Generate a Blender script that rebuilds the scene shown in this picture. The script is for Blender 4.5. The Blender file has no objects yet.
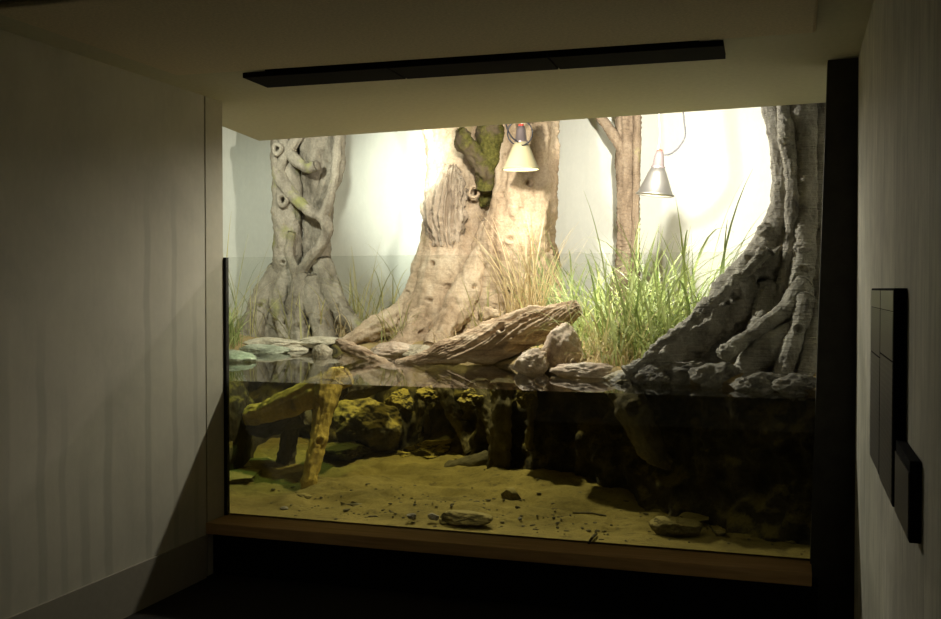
import bpy, bmesh, math, random
import numpy as np
from mathutils import Vector

random.seed(7)
rng = np.random.default_rng(11)
C = bpy.context.scene.collection
PI = math.pi

# ------------------------------------------------------------------ camera
EYE = Vector((0.0, 0.0, 1.503))
YAW = math.radians(18.0)
PITCH = math.atan(20.5 / 1000.0)
cam_d = bpy.data.cameras.new('camera')
cam_d.sensor_width = 36.0
cam_d.lens = 36.0 * 1000.0 / 941.0
cam_d.clip_start = 0.02
cam = bpy.data.objects.new('camera', cam_d)
C.objects.link(cam)
cam.location = EYE
cam.rotation_euler = (PI / 2 - PITCH, 0, YAW)
bpy.context.scene.camera = cam
_R = cam.rotation_euler.to_matrix()


def P(px, py, Y):
    """world point seen at a picture position, at room depth Y"""
    d = _R @ Vector(((px - 470.5) / 1000.0, -(py - 309.5) / 1000.0, -1.0))
    return EYE + d * (Y / d.y)


def PZ(px, py, z):
    d = _R @ Vector(((px - 470.5) / 1000.0, -(py - 309.5) / 1000.0, -1.0))
    return EYE + d * ((z - EYE.z) / d.z)


def mpp(px, Y):
    """metres per pixel at that place"""
    t = (px - 470.5) / 1000.0
    return Y / (0.309 * t + 0.951) / 1000.0


# ------------------------------------------------------------------ noise
_perm = np.arange(256)
np.random.default_rng(3).shuffle(_perm)
_perm = np.concatenate([_perm, _perm, _perm])
_grad = np.random.default_rng(5).normal(size=(256, 3))
_grad /= np.linalg.norm(_grad, axis=1)[:, None]


def perlin(p):
    p = np.asarray(p, float)
    i = np.floor(p).astype(int)
    f = p - i
    u = f * f * f * (f * (f * 6 - 15) + 10)
    i &= 255
    out = 0
    for dx in (0, 1):
        for dy in (0, 1):
            for dz in (0, 1):
                h = _perm[_perm[_perm[(i[:, 0] + dx) & 255] + ((i[:, 1] + dy) & 255)] + ((i[:, 2] + dz) & 255)]
                g = _grad[h]
                dot = g[:, 0] * (f[:, 0] - dx) + g[:, 1] * (f[:, 1] - dy) + g[:, 2] * (f[:, 2] - dz)
                w = (u[:, 0] if dx else 1 - u[:, 0]) * (u[:, 1] if dy else 1 - u[:, 1]) * (u[:, 2] if dz else 1 - u[:, 2])
                out = out + dot * w
    return out * 1.6


def fbm(p, octv=4, gain=0.5):
    a, s, f = 1.0, 0.0, 1.0
    p = np.asarray(p, float)
    for k in range(octv):
        s = s + a * perlin(p * f + 17.3 * k)
        a *= gain
        f *= 2.05
    return s


# ------------------------------------------------------------------ object helpers
def link(name, verts, faces, mat, parent=None, smooth=True):
    me = bpy.data.meshes.new(name)
    me.from_pydata([tuple(v) for v in verts], [], [tuple(f) for f in faces])
    me.update()
    if smooth:
        me.polygons.foreach_set('use_smooth', [True] * len(me.polygons))
    if mat:
        me.materials.append(mat)
    o = bpy.data.objects.new(name, me)
    C.objects.link(o)
    if parent:
        o.parent = parent
        o.matrix_parent_inverse = parent.matrix_world.inverted()
    return o


def tag(o, label=None, cat=None, group=None, kind=None):
    if label: o['label'] = label
    if cat: o['category'] = cat
    if group: o['group'] = group
    if kind: o['kind'] = kind
    return o


def thing(name, label, cat, loc, group=None):
    o = bpy.data.objects.new(name, None)
    C.objects.link(o)
    o.location = loc
    o.empty_display_size = 0.1
    bpy.context.view_layer.update()
    return tag(o, label, cat, group)


def recentre(o, base=True):
    """origin to the base of its own mesh"""
    me = o.data
    n = len(me.vertices)
    co = np.empty(n * 3)
    me.vertices.foreach_get('co', co)
    co = co.reshape(-1, 3)
    c = (co.min(0) + co.max(0)) / 2
    if base: c[2] = co[:, 2].min()
    me.vertices.foreach_set('co', (co - c).ravel())
    me.update()
    o.location = Vector(c)
    return o


class MB:
    def __init__(self):
        self.v, self.f = [], []

    def add(self, verts, faces):
        k = len(self.v)
        self.v += [tuple(v) for v in verts]
        self.f += [tuple(i + k for i in f) for f in faces]

    def box(self, x0, x1, y0, y1, z0, z1):
        v = [(x, y, z) for z in (z0, z1) for y in (y0, y1) for x in (x0, x1)]
        self.add(v, [(0, 2, 3, 1), (4, 5, 7, 6), (0, 1, 5, 4), (2, 6, 7, 3), (0, 4, 6, 2), (1, 3, 7, 5)])
        return self

    def prism(self, pts, z0, z1):
        n = len(pts)
        v = [(x, y, z0) for x, y in pts] + [(x, y, z1) for x, y in pts]
        f = [tuple(range(n))[::-1], tuple(range(n, 2 * n))]
        f += [(i, (i + 1) % n, n + (i + 1) % n, n + i) for i in range(n)]
        self.add(v, f)
        return self

    def build(self, name, mat, parent=None, smooth=False, bevel=0):
        o = link(name, self.v, self.f, mat, parent, smooth)
        bm = bmesh.new(); bm.from_mesh(o.data)
        bmesh.ops.recalc_face_normals(bm, faces=bm.faces)
        bm.to_mesh(o.data); bm.free()
        if bevel:
            m = o.modifiers.new('bevel', 'BEVEL'); m.width = bevel; m.segments = 2; m.limit_method = 'ANGLE'
        return o


def catmull(pts, n):
    pts = np.asarray(pts, float)
    m = len(pts)
    P_ = np.vstack([2 * pts[0] - pts[1], pts, 2 * pts[-1] - pts[-2]])
    out = []
    for s in np.linspace(0, m - 1, n):
        i = min(int(s), m - 2)
        t = s - i
        a, b, c, d = P_[i], P_[i + 1], P_[i + 2], P_[i + 3]
        out.append(0.5 * (2 * b + (c - a) * t + (2 * a - 5 * b + 4 * c - d) * t * t + (3 * b - a - 3 * c + d) * t ** 3))
    return np.array(out)


def tube_mesh(pts, radii, nseg=40, step=0.012, groove=0.0, gfreq=3.0, rib=0.0, rfreq=60.0, lump=0.0, lfreq=7.0,
              fine=0.0, ffreq=40.0, flat=1.0, twist=0.0, pits=(), seed=0.0, lobes=None, cap=0.5, warp=1.0):
    """a swept organic limb: pts centre line, radii per point; returns verts, faces"""
    pts = np.asarray([tuple(p) for p in pts], float)
    rad = np.asarray(radii, float)
    L = np.linalg.norm(np.diff(pts, axis=0), axis=1).sum()
    n = max(8, int(L / step))
    data = catmull(np.hstack([pts, rad[:, None]]), n)
    c, r = data[:, :3], np.maximum(data[:, 3], 0.002)
    T = np.gradient(c, axis=0)
    T /= np.linalg.norm(T, axis=1)[:, None] + 1e-9
    ref = np.array([0, -1.0, 0.0])
    if abs(T[0] @ ref) > 0.9: ref = np.array([0, 0, 1.0])
    N = np.zeros_like(c)
    v = ref - T[0] * (T[0] @ ref)
    N[0] = v / np.linalg.norm(v)
    for i in range(1, n):
        v = N[i - 1] - T[i] * (N[i - 1] @ T[i])
        N[i] = v / np.linalg.norm(v)
    B = np.cross(T, N)
    s = np.concatenate([[0], np.cumsum(np.linalg.norm(np.diff(c, axis=0), axis=1))])
    th = np.linspace(0, 2 * PI, nseg, endpoint=False)
    ct, st = np.cos(th), np.sin(th)
    S, TH = np.meshgrid(s, th, indexing='ij')
    TH2 = TH + twist * S
    k = np.stack([np.cos(TH2) * gfreq, np.sin(TH2) * gfreq, S * 1.6 * warp + seed], -1).reshape(-1, 3)
    RR = np.repeat(r, nseg)
    disp = np.ones(n * nseg)
    if lobes:
        cnt, amp = lobes
        disp += amp * np.cos(cnt * TH2.ravel() + 1.3 * seed)
    if groove:
        g = perlin(k)
        g2 = perlin(k * np.array([2.1, 2.1, 1.5]) + 9.1)
        disp += groove * ((0.55 - 1.6 * np.abs(g)) + 0.5 * (0.4 - 1.3 * np.abs(g2)))
    if rib:
        wob = perlin(np.stack([np.cos(TH) * 1.5, np.sin(TH) * 1.5, S * 3 + seed], -1).reshape(-1, 3))
        disp += rib * np.sin(S.ravel() * rfreq + 4.0 * wob) * (0.6 + 0.6 * perlin(k * 0.7 + 4.4))
    radial = (N[:, None, :] * ct[None, :, None] + B[:, None, :] * st[None, :, None] * flat)
    V = (c[:, None, :] + radial * (RR * disp).reshape(n, nseg, 1)).reshape(-1, 3)
    nr = radial.reshape(-1, 3)
    nr = nr / np.linalg.norm(nr, axis=1)[:, None]
    if lump:
        V += nr * (fbm(V * lfreq + seed, 3) * lump)[:, None]
    if fine:
        V += nr * (fbm(V * ffreq + seed * 2, 3, 0.6) * fine)[:, None]
    for (pp, pr, pd) in pits:
        pp = np.array(tuple(pp))
        q = V - pp
        d2 = np.linalg.norm(q - np.array([0, 1, 0]) * 0.93 * q[:, 1:2], axis=1)
        facing = nr[:, 1] < 0.25
        w = np.exp(-(d2 / pr) ** 4) * facing
        rim = np.exp(-((d2 - 1.35 * pr) / (0.42 * pr)) ** 2) * facing
        V += nr * (rim * pd * 0.28 - w * pd)[:, None]
    V = list(map(tuple, V))
    F = []
    for i in range(n - 1):
        a, b = i * nseg, (i + 1) * nseg
        for j in range(nseg):
            j2 = (j + 1) % nseg
            F.append((a + j, a + j2, b + j2, b + j))
    # rounded caps
    for end, sign in ((0, -1), (n - 1, 1)):
        base = end * nseg
        prev = list(range(base, base + nseg))
        for q in (0.5, 0.85):
            off = math.sin(math.acos(1 - q * 0.98)) if False else q
            ring = []
            for j in range(nseg):
                p = np.array(V[base + j])
                p2 = c[end] + (p - c[end]) * math.sqrt(max(0.02, 1 - q * q)) + T[end] * sign * r[end] * cap * q
                ring.append(len(V)); V.append(tuple(p2))
            for j in range(nseg):
                j2 = (j + 1) % nseg
                F.append((prev[j], ring[j], ring[j2], prev[j2]) if sign > 0 else (prev[j2], ring[j2], ring[j], prev[j]))
            prev = ring
        ci = len(V); V.append(tuple(c[end] + T[end] * sign * r[end] * cap))
        for j in range(nseg):
            j2 = (j + 1) % nseg
            F.append((prev[j], ci, prev[j2]) if sign > 0 else (prev[j2], ci, prev[j]))
    # faces were wound for N x B = T orientation
    F = [f[::-1] for f in F]
    return V, F


def limb(name, spec, mat, parent, **kw):
    """spec: (px, py, Y, radius in px)"""
    pts = [P(a, b, y) for a, b, y, r in spec]
    rad = [r * mpp(a, y) for a, b, y, r in spec]
    if 'pits' in kw:
        kw['pits'] = [(P(a, b, y), r * mpp(a, y), d) for a, b, y, r, d in kw['pits']]
    V, F = tube_mesh(pts, rad, **kw)
    return link(name, V, F, mat, parent)


def ico(sub):
    bm = bmesh.new()
    bmesh.ops.create_icosphere(bm, subdivisions=sub, radius=1.0)
    v = np.array([tuple(x.co) for x in bm.verts])
    f = [tuple(x.index for x in fc.verts) for fc in bm.faces]
    bm.free()
    return v, f


_ICO = {k: ico(k) for k in (3, 4, 5, 6)}


def rock_mesh(size, seed, sub=5, planes=14, rough=0.10, sharp=0.5, fine=0.03):
    v, f = _ICO[sub]
    r = np.random.default_rng(seed)
    nrm = r.normal(size=(planes, 3)); nrm /= np.linalg.norm(nrm, axis=1)[:, None]
    d = r.uniform(0.62, 1.0, planes)
    dots = v @ nrm.T
    rad = np.where(dots > 0.05, d / np.maximum(dots, 0.05), 9.0).min(1)
    rad = np.minimum(rad, 1.15)
    rad = sharp * rad + (1 - sharp) * 0.95
    rad = rad + rough * fbm(v * 1.7 + seed, 4) + fine * fbm(v * 7 + seed, 3)
    return v * rad[:, None] * np.array(size), f


def rock(name, loc, size, seed, mat, label, cat='rock', rot=0.0, parent=None, group=None, **kw):
    v, f = rock_mesh(size, seed, **kw)
    if rot:
        c, s = math.cos(rot), math.sin(rot)
        v = v @ np.array([[c, s, 0], [-s, c, 0], [0, 0, 1]])
    o = link(name, v, f, mat, parent)
    o.location = loc
    if label: tag(o, label, cat, group)
    return o


# ------------------------------------------------------------------ materials
def newmat(name):
    m = bpy.data.materials.new(name)
    m.use_nodes = True
    nt = m.node_tree
    for n in list(nt.nodes): nt.nodes.remove(n)
    out = nt.nodes.new('ShaderNodeOutputMaterial')
    return m, nt, out


def nd(nt, kind, **kw):
    n = nt.nodes.new(kind)
    for k, v in kw.items():
        if k.startswith('i_'):
            n.inputs[k[2:].replace('_', ' ')].default_value = v
        else:
            setattr(n, k, v)
    return n


def ramp(nt, fac, stops):
    r = nt.nodes.new('ShaderNodeValToRGB')
    el = r.color_ramp.elements
    el[0].position, el[0].color = stops[0][0], (*stops[0][1], 1)
    el[1].position, el[1].color = stops[-1][0], (*stops[-1][1], 1)
    for p, c in stops[1:-1]:
        e = el.new(p); e.color = (*c, 1)
    nt.links.new(fac, r.inputs['Fac'])
    return r.outputs['Color']


def coords(nt, scale=(1, 1, 1)):
    g = nd(nt, 'ShaderNodeNewGeometry')
    m = nd(nt, 'ShaderNodeMapping')
    m.inputs['Scale'].default_value = scale
    nt.links.new(g.outputs['Position'], m.inputs['Vector'])
    return m.outputs['Vector']


def noise(nt, vec, scale, detail=6, rough=0.6, dist=0.0):
    n = nd(nt, 'ShaderNodeTexNoise')
    n.inputs['Scale'].default_value = scale
    n.inputs['Detail'].default_value = detail
    n.inputs['Roughness'].default_value = rough
    n.inputs['Distortion'].default_value = dist
    nt.links.new(vec, n.inputs['Vector'])
    return n.outputs['Fac']


def mix(nt, fac, a, b, mode='MIX'):
    m = nd(nt, 'ShaderNodeMix', data_type='RGBA', blend_type=mode)
    for s, v in ((0, fac), (6, a), (7, b)):
        if isinstance(v, (int, float)): m.inputs[s].default_value = v
        elif isinstance(v, tuple): m.inputs[s].default_value = (*v, 1)
        else: nt.links.new(v, m.inputs[s])
    return m.outputs[2]


def mapr(nt, v, a, b, c=0.0, d=1.0):
    m = nd(nt, 'ShaderNodeMapRange')
    m.inputs[1].default_value, m.inputs[2].default_value = a, b
    m.inputs[3].default_value, m.inputs[4].default_value = c, d
    nt.links.new(v, m.inputs[0])
    return m.outputs[0]


def mth(nt, op, a, b=None):
    m = nd(nt, 'ShaderNodeMath', operation=op)
    for i, v in ((0, a), (1, b)):
        if v is None: continue
        if isinstance(v, (int, float)): m.inputs[i].default_value = v
        else: nt.links.new(v, m.inputs[i])
    return m.outputs[0]


def bump(nt, h, strength, dist=0.01):
    b = nd(nt, 'ShaderNodeBump')
    b.inputs['Strength'].default_value = strength
    b.inputs['Distance'].default_value = dist
    nt.links.new(h, b.inputs['Height'])
    return b.outputs['Normal']


def princ(nt, out, color, rough=0.7, normal=None, spec=0.3, metal=0.0, **kw):
    p = nd(nt, 'ShaderNodeBsdfPrincipled')
    if isinstance(color, tuple): p.inputs['Base Color'].default_value = (*color, 1)
    else: nt.links.new(color, p.inputs['Base Color'])
    if isinstance(rough, (int, float)): p.inputs['Roughness'].default_value = rough
    else: nt.links.new(rough, p.inputs['Roughness'])
    p.inputs['Specular IOR Level'].default_value = spec
    p.inputs['Metallic'].default_value = metal
    if normal: nt.links.new(normal, p.inputs['Normal'])
    nt.links.new(p.outputs[0], out.inputs['Surface'])
    return p


def m_plain(name, col, rough=0.6, spec=0.3, metal=0.0, grain=0.0, gscale=60):
    m, nt, out = newmat(name)
    if grain:
        v = coords(nt)
        f = noise(nt, v, gscale, 5)
        c = ramp(nt, f, [(0.3, tuple(x * (1 - grain) for x in col)), (0.7, tuple(min(1, x * (1 + grain)) for x in col))])
        princ(nt, out, c, rough, bump(nt, f, 0.15, 0.003), spec, metal)
    else:
        princ(nt, out, col, rough, None, spec, metal)
    return m


def m_bark(name, dark, mid, light, scale=6.0, moss=None, mossamt=0.0, stretch=(1, 1, 0.35), bstr=0.6, rough=0.85, lines=0.0):
    m, nt, out = newmat(name)
    v = coords(nt, stretch)
    f = noise(nt, v, scale, 8, 0.62, 0.4)
    c = ramp(nt, f, [(0.28, dark), (0.48, mid), (0.72, light)])
    v2 = coords(nt)
    f2 = noise(nt, v2, scale * 9, 5, 0.7)
    c = mix(nt, 0.55, c, ramp(nt, f2, [(0.3, (0.45, 0.43, 0.40)), (0.62, (1, 1, 1))]), 'MULTIPLY')
    if moss:
        fm = noise(nt, v2, 2.3, 5, 0.6)
        k = mapr(nt, fm, 0.62 - mossamt, 0.72 - mossamt)
        c = mix(nt, k, c, moss)
    h = mth(nt, 'ADD', f, mth(nt, 'MULTIPLY', f2, 0.5))
    if lines:
        w = noise(nt, coords(nt, (1, 1, 14)), 7, 4, 0.5)
        h = mth(nt, 'ADD', h, mth(nt, 'MULTIPLY', w, lines))
    princ(nt, out, c, rough, bump(nt, h, bstr, 0.02), 0.2)
    return m


def m_moss(name, dark, light, under):
    m, nt, out = newmat(name)
    v = coords(nt)
    f = noise(nt, v, 38, 5, 0.75)
    f1 = noise(nt, v, 6, 4)
    c = ramp(nt, f, [(0.3, dark), (0.7, light)])
    c = mix(nt, mapr(nt, f1, 0.5, 0.62), c, under)
    princ(nt, out, c, 0.95, bump(nt, f, 1.0, 0.02), 0.1)
    return m


def wall_at(px, py):
    t = (px - 470.5) / 1000.0
    Y = -2.917 * (0.309 * t + 0.951) / (0.951 * t - 0.309)
    return Y, P(px, py, Y).z


STAINS = [(wall_at(px, 480)[0], wd, wall_at(px, py)[1], am) for px, wd, py, am in
          ((3, .035, 330, .28), (40, .032, 330, .34), (62, .026, 395, .26), (84, .038, 470, .34), (107, .034, 385, .36), (147, .030, 190, .36), (174, .026, 195, .34), (195, .024, 300, .26))]


def m_concrete(name, base, streak, sc=1.0, contrast=0.12, streak_amt=0.5, stains=False):
    m, nt, out = newmat(name)
    v = coords(nt)
    big = noise(nt, v, 1.1 * sc, 5, 0.6, 0.3)
    vs = coords(nt, (6, 6, 0.5))
    st = noise(nt, vs, 2.2 * sc, 6, 0.6, 0.2)
    fine = noise(nt, coords(nt, (1, 1, 0.5)), 34, 5, 0.7)
    a = tuple(x * (1 - contrast) for x in base); b = tuple(min(1, x * (1 + contrast)) for x in base)
    c = ramp(nt, big, [(0.3, a), (0.7, b)])
    c = mix(nt, mapr(nt, st, 0.45, 0.75, 0.0, streak_amt), c, streak)
    c = mix(nt, mapr(nt, fine, 0.45, 0.8, 0.0, 0.25), c, tuple(min(1, x * 1.25) for x in base))
    if stains:
        g = nd(nt, 'ShaderNodeSeparateXYZ')
        nt.links.new(coords(nt), g.inputs[0])
        # damp runs: narrow tracks down the plaster, each from its own height
        wob = mth(nt, 'MULTIPLY', mth(nt, 'SUBTRACT', noise(nt, coords(nt, (0.2, 0.5, 1.6)), 2.0, 3, 0.5), 0.5), 0.06)
        yy = mth(nt, 'ADD', g.outputs[1], wob)
        tot = None
        for (y0_, w_, top_, am) in STAINS:
            d_ = mth(nt, 'ABSOLUTE', mth(nt, 'SUBTRACT', yy, y0_))
            k_ = mth(nt, 'MULTIPLY', mapr(nt, d_, w_, w_ * 0.55), mapr(nt, g.outputs[2], top_ + .12, top_ - .25, 0.0, am))
            tot = k_ if tot is None else mth(nt, 'MAXIMUM', tot, k_)
        tot = mth(nt, 'MULTIPLY', tot, mapr(nt, fine, 0.3, 0.6, 0.7, 1.0))
        c = mix(nt, tot, c, tuple(x * 0.5 for x in base))
    princ(nt, out, c, 0.7, bump(nt, mth(nt, 'ADD', fine, st), 0.12, 0.004), 0.3)
    return m


M = {}
M['room_wall'] = m_concrete('plaster', (0.485, 0.455, 0.375), (0.43, 0.405, 0.335), 1.5, 0.14, 0.3, True)
M['right_wall'] = m_concrete('plaster_grey', (0.55, 0.53, 0.44), (0.33, 0.32, 0.265), 2.6, 0.26, 0.9)
M['ceiling'] = m_plain('ceiling_paint', (0.58, 0.56, 0.435), 0.75, 0.2, 0, 0.06, 40)
M['panel'] = m_plain('ceiling_felt', (0.68, 0.60, 0.46), 0.9, 0.1, 0, 0.14, 90)
M['strip'] = m_plain('side_paint', (0.45, 0.42, 0.33), 0.65, 0.25, 0, 0.05, 20)
M['skirting'] = m_plain('skirting_paint', (0.26, 0.235, 0.19), 0.6, 0.3, 0, 0.05, 30)
M['floor'] = m_plain('dark_carpet', (0.022, 0.020, 0.018), 0.9, 0.1, 0, 0.3, 120)
M['black'] = m_plain('black_metal', (0.016, 0.015, 0.016), 0.9, 0.03)
M['black_dark'] = m_plain('black_void', (0.012, 0.012, 0.012), 0.8, 0.1)
M['pillar'] = m_plain('dark_pillar', (0.045, 0.042, 0.036), 0.7, 0.2, 0, 0.2, 12)
M['tank_wall'] = m_concrete('tank_concrete', (0.72, 0.73, 0.66), (0.60, 0.62, 0.56), 0.9, 0.06, 0.3)
M['seal'] = m_plain('black_rubber', (0.01, 0.01, 0.01), 0.5, 0.3)
M['cord_white'] = m_plain('white_cord', (0.85, 0.85, 0.82), 0.5)
M['cord_black'] = m_plain('black_cord', (0.02, 0.02, 0.025), 0.5)
M['red'] = m_plain('red_clip', (0.6, 0.05, 0.03), 0.4)


def m_wood_sill():
    m, nt, out = newmat('sill_wood')
    v = coords(nt, (0.6, 9, 9))
    f = noise(nt, v, 5, 6, 0.6, 0.6)
    c = ramp(nt, f, [(0.3, (0.48, 0.29, 0.12)), (0.7, (0.68, 0.45, 0.21))])
    princ(nt, out, c, 0.5, bump(nt, f, 0.1, 0.002), 0.4)
    return m


M['sill'] = m_wood_sill()
M['bark_left'] = m_bark('bark_grey', (0.09, 0.075, 0.055), (0.28, 0.245, 0.19), (0.44, 0.395, 0.315), 6, (0.27, 0.27, 0.09), 0.03, bstr=0.9)
M['bark_mid'] = m_bark('bark_tan', (0.24, 0.165, 0.10), (0.48, 0.36, 0.245), (0.64, 0.525, 0.39), 6, (0.36, 0.30, 0.14), -0.04, lines=0.3, bstr=0.9)
M['bark_patch'] = m_bark('bark_fissured', (0.12, 0.085, 0.06), (0.48, 0.385, 0.29), (0.70, 0.60, 0.48), 9, stretch=(1, 1, .25), bstr=1.0)
M['bark_thin'] = m_bark('bark_brown', (0.12, 0.085, 0.058), (0.30, 0.225, 0.155), (0.47, 0.38, 0.28), 9, (0.34, 0.33, 0.12), 0.0, lines=1.4)
M['bark_right'] = m_bark('bark_charcoal', (0.17, 0.158, 0.138), (0.48, 0.455, 0.40), (0.72, 0.69, 0.62), 6, bstr=1.0, lines=0.9, rough=0.75)
M['moss'] = m_moss('moss', (0.035, 0.04, 0.01), (0.20, 0.18, 0.05), (0.13, 0.10, 0.065))
M['log'] = m_bark('log_wood', (0.15, 0.09, 0.05), (0.48, 0.35, 0.235), (0.72, 0.59, 0.44), 8, stretch=(0.35, 1, 3.0), bstr=1.0)
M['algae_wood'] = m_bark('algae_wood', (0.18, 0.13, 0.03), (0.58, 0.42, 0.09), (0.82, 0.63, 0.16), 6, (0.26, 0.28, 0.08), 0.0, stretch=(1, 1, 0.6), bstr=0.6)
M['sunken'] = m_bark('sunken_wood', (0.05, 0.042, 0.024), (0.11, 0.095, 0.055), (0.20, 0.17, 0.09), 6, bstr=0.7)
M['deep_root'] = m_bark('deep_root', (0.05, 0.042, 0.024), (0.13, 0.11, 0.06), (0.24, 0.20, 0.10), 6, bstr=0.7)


def m_rock(name, dark, mid, light, sc=6, algae=None, thr=(0.3, 0.75), rough=0.8):
    m, nt, out = newmat(name)
    v = coords(nt)
    f = noise(nt, v, sc, 8, 0.65, 0.3)
    f2 = noise(nt, v, sc * 8, 5, 0.7)
    c = ramp(nt, f, [(0.3, dark), (0.5, mid), (0.7, light)])
    c = mix(nt, 0.6, c, ramp(nt, f2, [(0.3, (0.3, 0.3, 0.28)), (0.6, (1, 1, 1))]), 'MULTIPLY')
    if algae:
        g = nd(nt, 'ShaderNodeNewGeometry')
        s = nd(nt, 'ShaderNodeSeparateXYZ')
        nt.links.new(g.outputs['Normal'], s.inputs[0])
        k = mapr(nt, mth(nt, 'ADD', s.outputs[2], mth(nt, 'ADD', mth(nt, 'MULTIPLY', f2, 0.9), mth(nt, 'MULTIPLY', f, 0.5))), thr[0] + 0.7, thr[1] + 0.7)
        c = mix(nt, k, c, algae)
    princ(nt, out, c, rough, bump(nt, mth(nt, 'ADD', f, mth(nt, 'MULTIPLY', f2, 0.5)), 0.7, 0.02), 0.25)
    return m


M['rock_pale'] = m_rock('rock_pale', (0.28, 0.24, 0.17), (0.52, 0.46, 0.34), (0.74, 0.67, 0.52))
M['rock_pink'] = m_rock('rock_pink', (0.42, 0.30, 0.22), (0.66, 0.52, 0.40), (0.80, 0.70, 0.58))
M['rock_green'] = m_rock('rock_green', (0.25, 0.28, 0.19), (0.46, 0.50, 0.37), (0.68, 0.69, 0.56), 5)
M['rock_dark'] = m_rock('rock_dark', (0.12, 0.11, 0.095), (0.30, 0.28, 0.24), (0.48, 0.45, 0.39))
M['rock_under'] = m_rock('rock_under', (0.04, 0.035, 0.018), (0.10, 0.085, 0.04), (0.19, 0.16, 0.07), 8, (0.40, 0.32, 0.08))
M['rock_sand'] = m_rock('rock_on_sand', (0.07, 0.06, 0.03), (0.18, 0.15, 0.07), (0.30, 0.25, 0.12), 8, (0.33, 0.27, 0.10))
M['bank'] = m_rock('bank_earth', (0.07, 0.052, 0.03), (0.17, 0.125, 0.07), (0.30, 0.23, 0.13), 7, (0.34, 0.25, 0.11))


M['peat_shaded'] = m_rock('wet_peat_shaded', (0.018, 0.015, 0.009), (0.055, 0.045, 0.026), (0.12, 0.10, 0.05), 9, (0.15, 0.12, 0.03))  # bank darkened below water: shade under the overhang is put into the colour


def m_sand():
    m, nt, out = newmat('sand')
    v = coords(nt)
    f = noise(nt, v, 3.0, 6, 0.6)
    f2 = noise(nt, v, 60, 5, 0.7)
    vo = nd(nt, 'ShaderNodeTexVoronoi'); vo.inputs['Scale'].default_value = 26
    nt.links.new(v, vo.inputs['Vector'])
    c = ramp(nt, f, [(0.3, (0.18, 0.145, 0.05)), (0.7, (0.35, 0.28, 0.095))])
    c = mix(nt, 0.5, c, ramp(nt, f2, [(0.3, (0.55, 0.52, 0.48)), (0.6, (1, 1, 1))]), 'MULTIPLY')
    k = mapr(nt, noise(nt, coords(nt, (1, 1.8, 1)), 11, 6, 0.7), 0.56, 0.66)
    c = mix(nt, mth(nt, 'MULTIPLY', k, 0.65), c, (0.10, 0.08, 0.04))
    princ(nt, out, c, 0.9, bump(nt, mth(nt, 'ADD', f2, f), 0.5, 0.012), 0.1)
    return m


M['sand'] = m_sand()


def m_leaf(name, a, b, tr=0.45):
    m, nt, out = newmat(name)
    g = nd(nt, 'ShaderNodeNewGeometry')
    c = ramp(nt, g.outputs['Random Per Island'], [(0.0, a), (0.6, b), (1.0, tuple(min(1, x * 1.3) for x in b))])
    d = nd(nt, 'ShaderNodeBsdfPrincipled')
    d.inputs['Roughness'].default_value = 0.55
    nt.links.new(c, d.inputs['Base Color'])
    t = nd(nt, 'ShaderNodeBsdfTranslucent')
    nt.links.new(c, t.inputs['Color'])
    mx = nd(nt, 'ShaderNodeMixShader'); mx.inputs[0].default_value = tr
    nt.links.new(d.outputs[0], mx.inputs[1]); nt.links.new(t.outputs[0], mx.inputs[2])
    nt.links.new(mx.outputs[0], out.inputs['Surface'])
    return m


M['grass'] = m_leaf('grass_green', (0.19, 0.27, 0.07), (0.44, 0.50, 0.20))
M['grass_dark'] = m_leaf('grass_deep', (0.11, 0.17, 0.06), (0.28, 0.35, 0.14))
M['straw'] = m_leaf('straw', (0.42, 0.30, 0.14), (0.70, 0.57, 0.35))
M['grass_mixed'] = m_leaf('grass_yellowing', (0.24, 0.28, 0.09), (0.52, 0.47, 0.22))


def m_glass():
    m, nt, out = newmat('tank_glass')
    lw = nd(nt, 'ShaderNodeFresnel'); 
    g = nd(nt, 'ShaderNodeNewGeometry')
    ior = mapr(nt, g.outputs['Backfacing'], 0, 1, 1.5, 1 / 1.5)
    nt.links.new(ior, lw.inputs['IOR'])
    t = nd(nt, 'ShaderNodeBsdfTransparent'); t.inputs[0].default_value = (0.955, 0.965, 0.955, 1)
    gl = nd(nt, 'ShaderNodeBsdfGlossy'); gl.inputs['Roughness'].default_value = 0.02
    mx = nd(nt, 'ShaderNodeMixShader')
    nt.links.new(lw.outputs[0], mx.inputs[0]); nt.links.new(t.outputs[0], mx.inputs[1]); nt.links.new(gl.outputs[0], mx.inputs[2])
    nt.links.new(mx.outputs[0], out.inputs['Surface'])
    return m


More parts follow.
